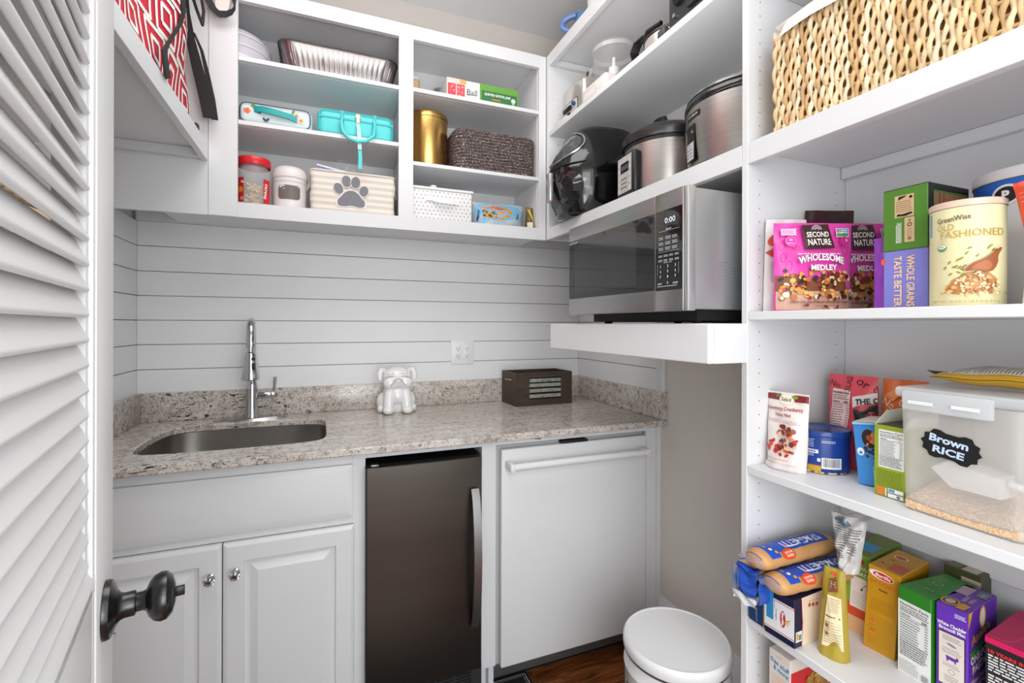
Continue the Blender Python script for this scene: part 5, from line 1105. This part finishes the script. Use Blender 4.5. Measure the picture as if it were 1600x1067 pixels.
p = bb_.f['front']; p.ell(.026, .092, .0125, .0185, (44, 26, 22), 8); blobs(p, .018, .08, .034, .104, 14, [(196, 100, 50), (170, 80, 40), (214, 126, 70)], .003, .006, 2); blobs(p, .018, .055, .042, .076, 16, [(44, 30, 34), (60, 40, 40)], .0025, .005, 3); p.ell(.010, .066, .006, .008, (236, 240, 244)); p.ell(.010, .064, .003, .003, (62, 140, 214)); p.rect(.042, .10, .048, .122, (24, 28, 40)); p.fine(.026, .008, .046, .042, 4, (226, 236, 246), .0008, vert=True); p.poly([(0, .124), (.048, .124), (.048, .121), (0, .119)], (150, 196, 236))
bb_.f['top'].rect(0, 0, .048, .1, (236, 232, 222)); bb_.done()
go = Carton('pasta_box', 'opened lime green box showing nutrition facts beside the rice container', 'box', (1.737, -1.5655, Z5), -90, .052, .10, .132, (148, 166, 40))
p = go.f['front']; p.nutrition(.008, .054, .050, .124, '1', (238, 240, 236)); p.fine(.005, .02, .05, .05, 9, (60, 80, 20), .0008); p.rect(.006, .002, .020, .018, (206, 130, 40)); p.rect(.0205, .003, .0225, .017, (230, 232, 230)); p.rect(.025, .011, .05, .018, (232, 236, 238)); p.rect(.026, .012, .036, .017, (90, 140, 200)); p.rect(.025, .002, .05, .009, (236, 238, 236)); p.ell(.042, .0055, .003, .003, (120, 130, 140))
go.f['top'].rect(.002, .002, .05, .098, (60, 58, 50)); t = go.done()
FLAP = M((222, 222, 206), .6)
b = B(); b.ribbon([(.001, .0, .132), (-.002, .03, .152), (.004, .05, .158)], (.0, .001, .0), .0008, FLAP)
B().prism([(0, .132), (.10, .132), (.09, .158), (.03, .156)], lambda a, c, h: (.001+h+.12*(c-.132), a, c), 0, .0008, FLAP).obj('flap', t); B().prism([(0, .132), (.052, .132), (.050, .165), (.004, .168)], lambda a, c, h: (a, .0985+h+.2*(c-.132), c), 0, .0008, FLAP).obj('flap', t)
B().prism([(0, .132), (.10, .132), (.095, .156), (.01, .15)], lambda a, c, h: (.051+h+.2*(c-.132), a, c), 0, .0008, FLAP).obj('flap', t)
kb = Pouch('black_packet', 'crumpled black and grey packet behind the opened lime green box', 'packet', (1.89, -1.545, Z5), -90, .09, .168, .05, (40, 40, 46), seed=4, wr=.004); kb.done()
rcb = thing('rice_container', 'clear plastic storage box of brown rice with a black handwritten label', 'container', (1.706, -1.6215, Z5), -91)
Wr, Dr, Hr = .166, .20, .192
PL = M((240, 236, 232), .3, alpha=.36, spec=.5)
def rcf(u, v): 
    s_ = .95+.05*v; x, y, _, _ = rr(u, Wr*s_, Dr*s_, .016); return (Wr/2+x, Dr/2+y, .001+v*Hr)
b = B(); b.grid(rcf, 96, 6, PL, cu=True); b._set([b.bm.faces.new([b.bm.verts.new((rcf(k/96, 0)[0], rcf(k/96, 0)[1], .001)) for k in range(96)])], PL); b.obj('tub', rcb, ang=50)
LD = M((228, 231, 234), .2, alpha=.5, spec=.7)
b = B(); b.box(-.004, Wr+.004, -.004, Dr+.004, Hr+.0015, Hr+.020, LD, .006, 3).obj('lid', rcb)
b = B(); b.box(.012, .133, -.0105, -.0045, Hr-.018, Hr+.016, LD, .004, 2)
for x in (.022, .082): b.box(x, x+.036, -.0125, -.0108, Hr-.007, Hr-.001, M((246, 248, 250), .2, alpha=.8), .0008, 1)
b.obj('lid_latch', rcb)
# rice grains: one uncountable heap
b = B(); RM = [M((222, 190, 150), .7), M((206, 168, 126), .7), M((236, 210, 176), .7)]
rr_ = random.Random(9)
def rh(x, y): return .013+.20*min(y, .15)+.003*sin(30*x+2)+.002*sin(26*y)
b.grid(lambda u, v: (.012+u*(Wr-.024), .012+v*(Dr-.024), rh(u*Wr, v*Dr)), 20, 20, RM[1])
b.grid(lambda u, v: ((Wr/2+rr(u, Wr*.945, Dr*.945, .015)[0]), Dr/2+rr(u, Wr*.945, Dr*.945, .015)[1], .003+v*(rh(rr(u, Wr*.945, Dr*.945, .015)[0]+Wr/2, max(rr(u, Wr*.945, Dr*.945, .015)[1]+Dr/2, 0))-.003)), 64, 2, RM[1], cu=True)
def grain(c, d, m):
    d = Vector(d).normalized(); n1 = d.orthogonal().normalized(); n2 = d.cross(n1); c = Vector(c); L_, r_ = .0032, .00085
    a_ = b.bm.verts.new(c+d*L_); z_ = b.bm.verts.new(c-d*L_); ring_ = [b.bm.verts.new(c+n1*r_*cos(q)+n2*r_*sin(q)) for q in (0, 1.57, 3.14, 4.71)]
    b._set([b.bm.faces.new((ring_[q], ring_[(q+1) % 4], a_)) for q in range(4)]+[b.bm.faces.new((ring_[(q+1) % 4], ring_[q], z_)) for q in range(4)], m)
for k in range(5200):
    x, y = rr_.uniform(.01, Wr-.01), rr_.uniform(.01, Dr-.01); grain((x, y, rh(x, y)+rr_.uniform(-.0005, .0015)), (rr_.uniform(-1, 1), rr_.uniform(-1, 1), rr_.uniform(-.4, .4)), rr_.choice(RM))
for k in range(1700):
    x = rr_.uniform(.012, Wr-.012); grain((x, .0042, rr_.uniform(.004, rh(x, 0))), (rr_.uniform(-1, 1), rr_.uniform(-.15, .15), rr_.uniform(-.6, .6)), rr_.choice(RM))
tag(b.obj('brown_rice', None, (1.706, -1.6215, Z5+.0003), ang=20, kind='stuff'), 'loose brown rice heaped in the bottom of the clear container', 'rice'); bpy.data.objects['brown_rice'].rotation_euler = (0, 0, R(-91))
sco = thing('rice_scoop', 'frosted plastic scoop resting on the rice inside the container', 'scoop', (1.706, -1.6215, Z5), -91)
b = B(); b.prism([(.03, .078), (.055, .096), (.118, .084), (.122, .052), (.058, .052)], lambda a, c, h: (a, .035+h, c-.004), 0, .05, M((246, 246, 246), .2, alpha=.6, spec=.7), .002); b.obj('bowl', sco)
B().tube([(.122, .06, .07), (.138, .06, .068), (.154, .06, .064)], .006, M((236, 238, 240), .2, alpha=.5), 10).obj('handle', sco)
P = Print(lambda x, y, o: (x, -.0012-o, y)); q_ = [(1, 0), (.88, .22), (.9, .55), (.72, .66), (.62, .95), (.4, .98), (.2, .84)]
c_ = [(x, y) for x, y in q_]+[(-x, y) for x, y in reversed(q_[1:])]+[(-x, -y) for x, y in q_]+[(x, -y) for x, y in reversed(q_[1:])]
P.poly([(.0765+.041*x*cos(R(8))+.024*y*sin(R(8)), .122-.041*x*sin(R(8))+.024*y*cos(R(8))) for x, y in c_], (22, 22, 24)); P.text('Brown', .0745, .131, .0125, (196, 216, 240), w=.052, rot=-8, bold=.035); P.text('RICE', .074, .1135, .012, (196, 216, 240), w=.042, rot=-8, bold=.035); P.obj('handwritten_label', rcb, label='black label handwritten Brown RICE')
yw = thing('yellow_packet', 'yellow and white flat bag lying on top of the rice container lid', 'bag', (1.735, -1.652, Z5+Hr+.0215), -78)
YM = M((206, 160, 40), .35, bump=.1, scale=30)
def ywf(u, v, s, o=0):
    g = (1-abs(2*u-1)**3)**.6*(1-abs(2*v-1)**3)**.6; return (.25*u-.004*0, .17*v+.002*sin(9*u), .0165+s*(.016*max(g, .03)+o)+.0012*sin(21*u+5*v)+.004*u)
b = B(); b.grid(lambda u, v: ywf(u, v, 1), 30, 16, YM); b.grid(lambda u, v: ywf(u, v, -1), 30, 16, YM); bmesh.ops.remove_doubles(b.bm, verts=b.bm.verts, dist=.0004); b.obj('bag', yw, ang=60)
P = Print(lambda x, y, o: ywf(min(max(x/.25, 0), 1), min(max(y/.17, 0), 1), 1, o+.0006), step=.008); P.rect(.022, .010, .24, .15, (228, 222, 210))
for k in range(48): x = .026+k*.0045; P.rect(x, .014, x+.0014, .145, (50, 44, 44)) if k % 7 else P.rect(x, .014, x+.0028, .145, (150, 140, 130)); P.k -= 1
P.obj('print', yw); B().tube([(0, .085, .017), (-.012, .08, .019), (-.022, .08, .022)], lambda t: .004*(1-t)+.0005, M((40, 36, 34), .5), 6).obj('twisted_end', yw)

# ================================================================= SHELF AT .6213
Z6 = .6216
la = Carton('lasagna_box', 'navy and white lasagne box lying under the spaghetti packs', 'box', (1.652, -1.3985, Z6), -86, .0665, .20, .099, (24, 26, 62))
p = la.f['front']; p.poly([(.0, .014), (.0665, .014), (.0665, .082), (.0, .082)], (236, 236, 236)); p.poly([(.0, .012), (.02, .012), (.04, .010), (.0665, .010), (.0665, .006), (0, .006)], (24, 26, 62)); p.rect(0, .0165, .0665, .018, (190, 30, 50)); p.rect(.024, .078, .0665, .0795, (190, 30, 50)); p.rect(.005, .035, .021, .0985, (48, 142, 200)); p.ell(.042, .048, .0068, .019, (240, 240, 238)); p.ell(.042, .048, .006, .0175, (196, 24, 44)); p.text('Barilla', .042, .048, .0055, (246, 244, 242), w=.028, rot=-90, bold=.03)
p.text('Lasagne', .0275, .050, .0045, (60, 60, 70), w=.024, rot=-90); p.fine(.0225, .062, .0245, .088, 1, (60, 60, 80), .0008, vert=True)
for k in range(3): p.ell(.0505+.002*k, .042+.0045*k, .0055, .0012, (214, 170, 96), -30+30*k)
p = la.f['right']; p.poly([(.024, 0), (.2, 0), (.2, .099), (.021, .099), (.027, .05)], (236, 214, 190)); p.line([(.022, .099), (.0255, .05), (.0225, 0)], .0016, (190, 30, 50)); p.rect(.004, .012, .024, .033, (228, 232, 226)); p.rect(.006, .016, .012, .030, (226, 150, 60)); p.rect(.013, .015, .022, .026, (90, 150, 120))
for k in range(3): p.ell(.048+.012*k, .079-.0015*k, .0045, .004, (196, 60, 50)); p.fine(.044+.012*k, .085, .052+.012*k, .088, 1, (200, 110, 90))
p.ell(.11, .03, .03, .02, (206, 90, 60)); la.done()
dbx = Carton('navy_box', 'dark blue pasta box at the left end beside the lasagne box', 'box', (1.657, -1.3535, Z6), -89.5, .0405, .20, .092, (24, 60, 112))
p = dbx.f['front']; p.rect(.0375, 0, .0405, .092, (180, 164, 90)); p.ell(.022, .05, .004, .013, (206, 190, 140), -20); p.text('Spaghetti', .021, .02, .005, (190, 196, 200), w=.03, rot=-90); p.text('Pasta', .006, .05, .004, (190, 200, 214), w=.02, rot=-90); dbx.done()
PSM = M((202, 152, 96), .45, noise=.12, scale=90, stretch=(40, 1, 40)); BL2 = (36, 78, 186)
def spag(loc, rz, lab, rx=0, ry=0., sd=1):
    o = thing('spaghetti_pack', lab, 'bag', loc, rz, ry, 'spaghetti packs'); L_ = .235
    def sf(x, a, o_=0):
        t = x/L_; e = 1-.35*max(0, (abs(2*t-1)-.86)/.14)**2; return (x, .031*e*cos(a)*(1)+(o_)*cos(a), .022+.0205*e*sin(a)+o_*sin(a)+.0008*sin(40*t+a*3))
    b = B(); V = b.grid(lambda u, v: sf(L_*u, 2*pi*v), 40, 28, PSM, cv=True); b._set([b.bm.faces.new(V[0]), b.bm.faces.new(list(reversed(V[-1])))], PSM); b.obj('spaghetti_bundle', o, ang=60)
    P = Print(lambda x, y, o_: sf(x, y, o_+.0006), step=.03)   # x along pack, y = angle
    P.rect(.0, R(75), L_, R(150), BL2) if False else None
    def band(x0, x1, a_0, a_1, c, n=8):
        for k in range(n): P.rect(x0, a_0+(a_1-a_0)*k/n, x1, a_0+(a_1-a_0)*(k+1)/n, c); P.k -= 1
        P.k += 1
    band(.004, L_, R(-128), R(-20), M((202, 152, 96), .3)) if False else None
    band(.0, .05, R(20), R(150), BL2, 12); band(.05, L_, R(20), R(128), BL2, 10); band(.06, L_, R(-32), R(60), (190, 140, 88), 6) if False else None
    P2 = Print(lambda x, y, o_: sf(x, R(96)-y/.026, o_+.0020))
    P2.text('SPAGHETTI', .135, -.002, .0165, (232, 236, 244), w=.115, rot=180, bold=.02); P2.text('BIODYNAMIC', .165, .016, .0065, (190, 206, 240), w=.08, rot=180, bold=.02)
    for k in range(3): P2.ell(.030+.006*k, .004-.009*k, .004, .0032, (236, 226, 180) if k % 2 else (206, 150, 70))
    P2.obj('lettering', o)
    P3 = Print(lambda x, y, o_: sf(x, R(146)-y/.026, o_+.0024), step=.004); P3.ell(.072, 0, .0185, .0115, (222, 78, 36), n=20); P3.text('100%', .072, -.003, .0055, (250, 226, 206), w=.02, rot=180, bold=.02); P3.text('BRONZE', .072, .0035, .004, (250, 226, 206), w=.022, rot=180, bold=.02)
    P.obj('blue_band', o, label='blue printed wrapper'); P3.obj('orange_seal', o)
    b = B(); b.grid(lambda u, v: (-.013*u, (-.028+.056*v)*(1+.05*u)+.002*sin(18*v+sd), .022+.010*sin(pi*v)*(1-u)+.003*sin(14*v*u+sd)), 6, 14, M((170, 180, 205), .1, alpha=.3, spec=.9)); b.obj('crimped_end', o); return o
spag((1.628, -1.4350, Z6+.1005), -2, 'spaghetti pack lying lowest on the lasagne box, nearest the olive pouch', ry=0, sd=1)
spag((1.640, -1.3720, Z6+.0945), 2, 'spaghetti pack under the others on the navy box', sd=2)
spag((1.618, -1.4010, Z6+.137), 1, 'spaghetti pack on top of the two others', sd=3)
hb_ = thing('folded_pasta_bag', 'folded blue and clear pasta bag end overhanging the left side of the shelf', 'bag', (1.622, -1.372, Z6+.066), -90)
b = B(); FB = M((40, 84, 186), .2, noise=.2, scale=40, stretch=(1, 1, 6), bump=.5)
b.grid(lambda u, v: (-.02+.058*u, .003*sin(9*v+3*u)+.0015*sin(17*v)-.008*sin(pi*v), .064*v+.004*sin(8*u)), 16, 20, FB); b.grid(lambda u, v: (-.02+.058*u, .045+.004*sin(9*v), .064*v), 16, 8, FB)
b.grid(lambda u, v: (-.02+.058*u, .045*v-.004*(1-v), .064+.004*sin(8*u)+.008*sin(pi*v)), 12, 6, FB); b.grid(lambda u, v: (-.02+.003*sin(9*v), .045*u, .064*v), 6, 10, FB); b.grid(lambda u, v: (.038+.002*sin(9*v), .045*u, .064*v), 6, 10, FB); b.obj('blue_film', hb_, ang=30)
b = B(); b.grid(lambda u, v: (-.024+.06*u, -.006+.002*sin(9*u+5*v), -.010+.018*v+.002*sin(9*u)), 14, 6, M((232, 236, 242), .12, alpha=.85)); b.grid(lambda u, v: (-.026+.022*u, -.010+.003*sin(12*u), .01+.055*v), 6, 8, M((120, 130, 150), .1, alpha=.6)); b.obj('clear_film', hb_, ang=30)
P = Print(lambda x, y, o: (x, .0+y, .0745+o)); P.poly([(-.012, -.004), (.03, .0), (.026, .03), (-.008, .034)], (206, 164, 130)); P.rect(.006, .018, .036, .036, (226, 228, 232)); P.ell(.0, .02, .007, .004, (220, 90, 50)); P.obj('label_patch', hb_)
cw = Pouch('clear_white_bag', 'crumpled white printed bag with folded top standing behind the spaghetti', 'bag', (1.775, -1.465, Z6+.1415), -83, .036, .115, .045, (214, 212, 210), seed=22, wr=.004, taper=-.95, rough=.2)
cw.p.fine(.004, .03, .018, .10, 16, (90, 88, 88), .0016, rag=.1); cw.p.fine(.021, .04, .033, .095, 10, (110, 106, 104), .0018); cw.p.poly([(.003, .102), (.016, .114), (.024, .1), (.016, .09)], (120, 140, 156)); b = B(); b.grid(lambda u, v: (-.012+.07*u, .004+.03*v+.01*u, .113+.010*sin(pi*u)*(1-v)+.012*v*u+.003*sin(14*u)), 14, 8, M((226, 226, 228), .2, alpha=.8)); b.obj('folded_top', cw.t); cw.done()
sl = Carton('salad_box', 'green pasta salad box leaning beside the mustard pasta box', 'box', (1.826, -1.4505, Z6), -82, .046, .145, .172, (126, 160, 50), tilt=2)
p = sl.f['front']; p.rect(0, 0, .046, .062, (206, 76, 40)); p.rect(0, 0, .046, .035, (220, 176, 130)); p.ell(.024, .158, .012, .0065, (200, 34, 40)); p.text('Betty', .024, .158, .005, (246, 240, 236)); p.text('Suddenly', .023, .144, .011, (240, 246, 226), w=.040, rot=-6); p.text('SALAD', .027, .131, .0085, (240, 246, 226), w=.034, rot=-6, bold=.01); p.rect(.012, .055, .042, .122, (234, 226, 220)); p.line([(.033, .10), (.041, .112)], .001, (40, 36, 36)); p.ell(.033, .098, .0022, .0022, (40, 36, 36)); p.fine(.015, .06, .039, .09, 6, (150, 150, 140), .001)
p = sl.f['top']; p.poly([(0, 0), (.046, 0), (.046, .145), (0, .145)], (108, 124, 48)); p.rect(.006, .03, .036, .075, (46, 150, 206)); sl.done()
ol = Pouch('olive_pouch', 'mustard olive stand-up pouch with a cream back label at the shelf front', 'bag', (1.688, -1.4840, Z6), -72, .056, .172, .042, (172, 150, 50), seed=30, wr=.0008, taper=.34, lean=.004)
p = ol.p; p.off = .003; p.poly([(.012, .022), (.050, .022), (.047, .12), (.018, .122)], (232, 218, 178)); p.poly([(.020, .152), (.036, .158), (.040, .132), (.018, .126)], (120, 70, 40)); p.fine(.022, .133, .037, .15, 4, (232, 214, 180), .0014); p.fine(.016, .09, .046, .118, 7, (150, 110, 80), .0009); p.fine(.015, .078, .046, .086, 1, (130, 70, 50), .0025); p.fine(.016, .03, .048, .074, 9, (150, 110, 80), .0009)
for y in (.066, .05): p.rect(.016, y-.006, .026, y+.004, (206, 176, 140)); p.ell(.021, y-.001, .003, .003, (150, 80, 60))
p.ell(.030, .163, .006, .004, (216, 70, 50)); ol.done()
pt = Carton('protein_pasta_box', 'mustard yellow penne box with red oval emblem in the middle of the row', 'box', (1.803, -1.5055, Z6), -83, .0555, .125, .173, (196, 142, 24), tilt=3.5)
p = pt.f['front']; p.ell(.0235, .1585, .0215, .0082, (240, 236, 228), -4); p.ell(.0265, .158, .0175, .0065, (206, 28, 40), -4); p.text('Barilla', .0265, .158, .0065, (250, 246, 240), w=.026, bold=.02, rot=-2); p.text('protein', .028, .142, .0125, (210, 96, 34), w=.043, bold=0); p.text('Rotini', .0285, .130, .0045, (60, 50, 30), w=.014, bold=.02); p.fine(.008, .082, .052, .11, 7, (166, 116, 20), .0009); p.fine(.008, .01, .052, .075, 14, (170, 120, 22), .0008)
for y in (.058, .038): p.ell(.015, y, .0055, .003, (224, 130, 40)); p.ell(.015, y+.003, .003, .003, (206, 100, 40))
p = pt.f['top']; p.ell(.022, .085, .012, .011, (236, 214, 180)); p.ell(.022, .085, .0095, .0085, (196, 60, 40)); p.rect(.026, .012, .052, .05, (190, 92, 60)); p.ell(.012, .03, .0025, .0025, (60, 40, 20)); p.ell(.018, .06, .0025, .0025, (60, 40, 20)); p.line([(0, .062), (.0555, .062)], .0005, (140, 96, 20)); pt.done()
gx = Carton('mac_box', 'green and white carton with large Nutrition Facts panel', 'box', (1.792, -1.5765, Z6), -94, .0545, .135, .163, (44, 132, 34))
p = gx.f['front']; p.rect(0, 0, .0545, .138, (236, 238, 236)); p.nutrition(.001, .03, .0535, .138, '200', (236, 238, 236)); p.fine(.003, .004, .036, .028, 6, (120, 120, 120), .0009); p.rect(.04, .006, .052, .018, (190, 190, 192)); p.fine(.041, .007, .051, .017, 5, (110, 110, 112), .001)
p = gx.f['top']; p.ell(.022, .075, .008, .008, (150, 176, 130)); p.ell(.022, .075, .0065, .0065, (44, 132, 34)); p.fine(.008, .085, .022, .11, 4, (160, 190, 140), .001); p.text('open', .03, .035, .005, (170, 196, 150)); p.line([(.002, .045), (.03, .045), (.034, .03), (.0545, .03)], .001, (24, 84, 22)); gx.done()
dgb = Carton('olive_carton', 'dark olive carton standing at the back behind the green carton', 'box', (1.938, -1.5775, Z6), -88, .058, .04, .176, (70, 76, 44), tilt=0)
dgb.f['front'].rect(.028, .05, .058, .165, (196, 180, 164)); dgb.f['front'].text('x', .045, .10, .01, (120, 60, 50)); dgb.f['top'].rect(.002, .004, .02, .03, (110, 116, 84)); dgb.f['top'].rect(.026, .004, .05, .034, (206, 192, 178)); dgb.done()
an = Carton('annies_box', 'purple one-pot pasta box with white cheddar lettering', 'box', (1.7925, -1.6360, Z6), -84, .044, .122, .163, (104, 50, 182))
an.t.name = 'purple_pasta_box'
p = an.f['front']; p.text('White Cheddar', .022, .130, .0065, (246, 242, 250), w=.040, bold=.03); p.text('Broccoli Mac', .0225, .1225, .0065, (246, 242, 250), w=.036, bold=.03); p.fine(.026, .147, .042, .155, 3, (240, 236, 246), .0013); p.rect(.003, .022, .0405, .116, (60, 36, 60)); p.rect(.0045, .0235, .039, .1145, (226, 216, 206)); p.fine(.01, .102, .035, .111, 3, (90, 60, 90), .001)
p.ell(.022, .096, .007, .002, (140, 126, 140), -12); p.fine(.009, .079, .036, .09, 3, (120, 96, 120), .001); p.poly([(.014, .076), (.027, .075), (.030, .079), (.032, .076), (.031, .072), (.0285, .071), (.028, .066), (.0265, .066), (.026, .069), (.018, .0695), (.017, .066), (.0155, .066), (.015, .071)], (104, 50, 160)); p.fine(.010, .056, .034, .063, 2, (120, 96, 120), .001); p.ell(.022, .049, .0045, .0045, (150, 130, 150)); p.ell(.022, .049, .0037, .0037, (226, 216, 206)); p.fine(.012, .03, .033, .042, 3, (120, 96, 120), .001); p.rect(.01, .001, .04, .018, (222, 226, 238))
p = an.f['right']; p.poly([(0, .163), (.018, .163), (0, .135)], (220, 176, 40)); p.rect(.0, .0, .122, .052, (120, 62, 170)); p.ell(.058, .143, .014, .02, (206, 160, 60)); p.ell(.058, .143, .010, .0165, (240, 226, 206)); p.text("Annie's", .05, .117, .017, (214, 160, 40), w=.078, rot=9, bold=.03); p.poly([(.006, .092), (.1, .112), (.105, .104), (.008, .083)], (64, 140, 50)); p.text('ONE-POT', .048, .081, .0145, (246, 232, 222), w=.078, rot=6, bold=.04); p.text('PASTA', .044, .063, .0145, (246, 232, 222), w=.056, rot=6, bold=.04); p.text('White Cheddar', .045, .043, .009, (236, 214, 220), w=.07, rot=6, bold=.02); p.text('Broccoli Mac', .042, .031, .008, (236, 214, 220), w=.062, rot=6, bold=.02)
p = an.f['top']; p.ell(.012, .024, .013, .017, (214, 160, 44)); p.ell(.012, .024, .010, .0135, (60, 30, 50)); p.ell(.012, .024, .007, .010, (206, 190, 170)); p.poly([(.024, .006), (.036, .006), (.038, .03), (.026, .034)], (214, 160, 44)); p.rect(.002, .07, .02, .112, (190, 160, 186)); p.text('ONE-POT', .023, .055, .006, (214, 180, 170), w=.03, rot=90, bold=.03); p.text('PASTA', .032, .055, .006, (214, 180, 170), w=.024, rot=90, bold=.03); p.rect(.026, .082, .042, .112, (104, 116, 124)); p.text('MAC', .034, .097, .007, (190, 196, 196), w=.02, rot=90); an.done()
mg = Carton('magenta_box', 'hot pink topped black box with white print at the right edge', 'box', (1.803, -1.6995, Z6), -84, .10, .15, .138, (28, 24, 28))
p = mg.f['front']; p.rect(0, .128, .10, .138, (222, 20, 96)); p.text('10 YEARS IN PRISON', .042, .1155, .0062, (232, 40, 44), w=.076, bold=.04); p.fine(.004, .082, .098, .111, 6, (232, 232, 230), .0026, rag=.1); p.fine(.004, .045, .098, .078, 7, (232, 232, 230), .0026, rag=.1); p.rect(.004, .02, .03, .04, (206, 30, 40)); p.fine(.034, .01, .098, .04, 6, (232, 232, 230), .0026)
mg.f['top'].rect(0, 0, .10, .15, (206, 24, 96)); mg.f['top'].line([(.0, .006), (.022, .006), (.03, .018)], .0008, (246, 150, 190))
for k in range(26): mg.f['top'].rect(.03+.0006*k, .02+.005*k, .0312+.0006*k, .0225+.005*k, (240, 110, 160)); mg.f['top'].k -= 1
mg.f['right'].rect(0, .0, .15, .138, (80, 16, 44)); mg.done()

# ================================================================= SHELF AT .339
Z7 = .3393
fr = Carton('cereal_box', 'white and red cereal box printed free stuff & more on the low shelf', 'box', (1.682, -1.3855, Z7), -89, .0505, .19, .232, (234, 226, 216))
p = fr.f['front']; p.fine(.018, .222, .032, .224, 1, (120, 100, 90), .0008); p.text('free stuff', .026, .208, .011, (50, 140, 200), w=.044, rot=-8, bold=.02); p.text('& more!', .029, .195, .011, (50, 140, 200), w=.036, rot=-8, bold=.02); p.fine(.006, .14, .046, .183, 10, (226, 150, 130), .001); p.fine(.012, .10, .04, .13, 5, (226, 150, 130), .001)
p = fr.f['right']; p.rect(.002, 0, .188, .205, (212, 34, 36)); p.poly(smooth_loop([(.05, .13), (.045, .16), (.06, .185), (.085, .198), (.11, .19), (.125, .16), (.12, .1), (.06, .08)], 1), (190, 140, 60)); blobs(p, .052, .09, .118, .188, 60, [(206, 160, 74), (170, 116, 44), (222, 180, 96), (190, 140, 60)], .005, .010, 3); blobs(p, .12, .10, .18, .19, 20, [(120, 60, 40), (230, 190, 150)], .006, .011, 5); fr.done()
B().box(1.683, 1.69, -1.384, -1.377, Z7+.2325, Z7+.244, DARK).obj('box_tab', fr.t) if False else None

# behind the door: basket on the low left shelf
hbk = thing('rope_basket', 'tan basket with a braided rim seen through the louvres', 'basket', (.24, -1.30, 1.3205), 0)
TN = M((186, 156, 118), .8, noise=.2, scale=60); 
for k in range(6):
    ww, dd = .21+.004*k, .46+.006*k
    B().tube([(q[0], q[1], .012+.0225*k) for q in [rr(i/60, ww, dd, .05) for i in range(60)]], .0118, M((222, 190, 150), .85, noise=.1, scale=80), 8, closed=True).obj('coil', hbk, ang=90)
for z_ in (.145, .09):
    for s in (0, 1):
        b = B(); n_ = 160; pts = []
        for i in range(n_):
            q = rr(i/n_, .236, .49, .05); t = 2*pi*i*44/n_/2+pi*s; pts.append((q[0]+q[2]*.004*cos(t), q[1]+q[3]*.004*cos(t), z_+.004*sin(t)))
        b.tube(pts, .0052, TN, 6, closed=True).obj('braid', hbk, ang=180)
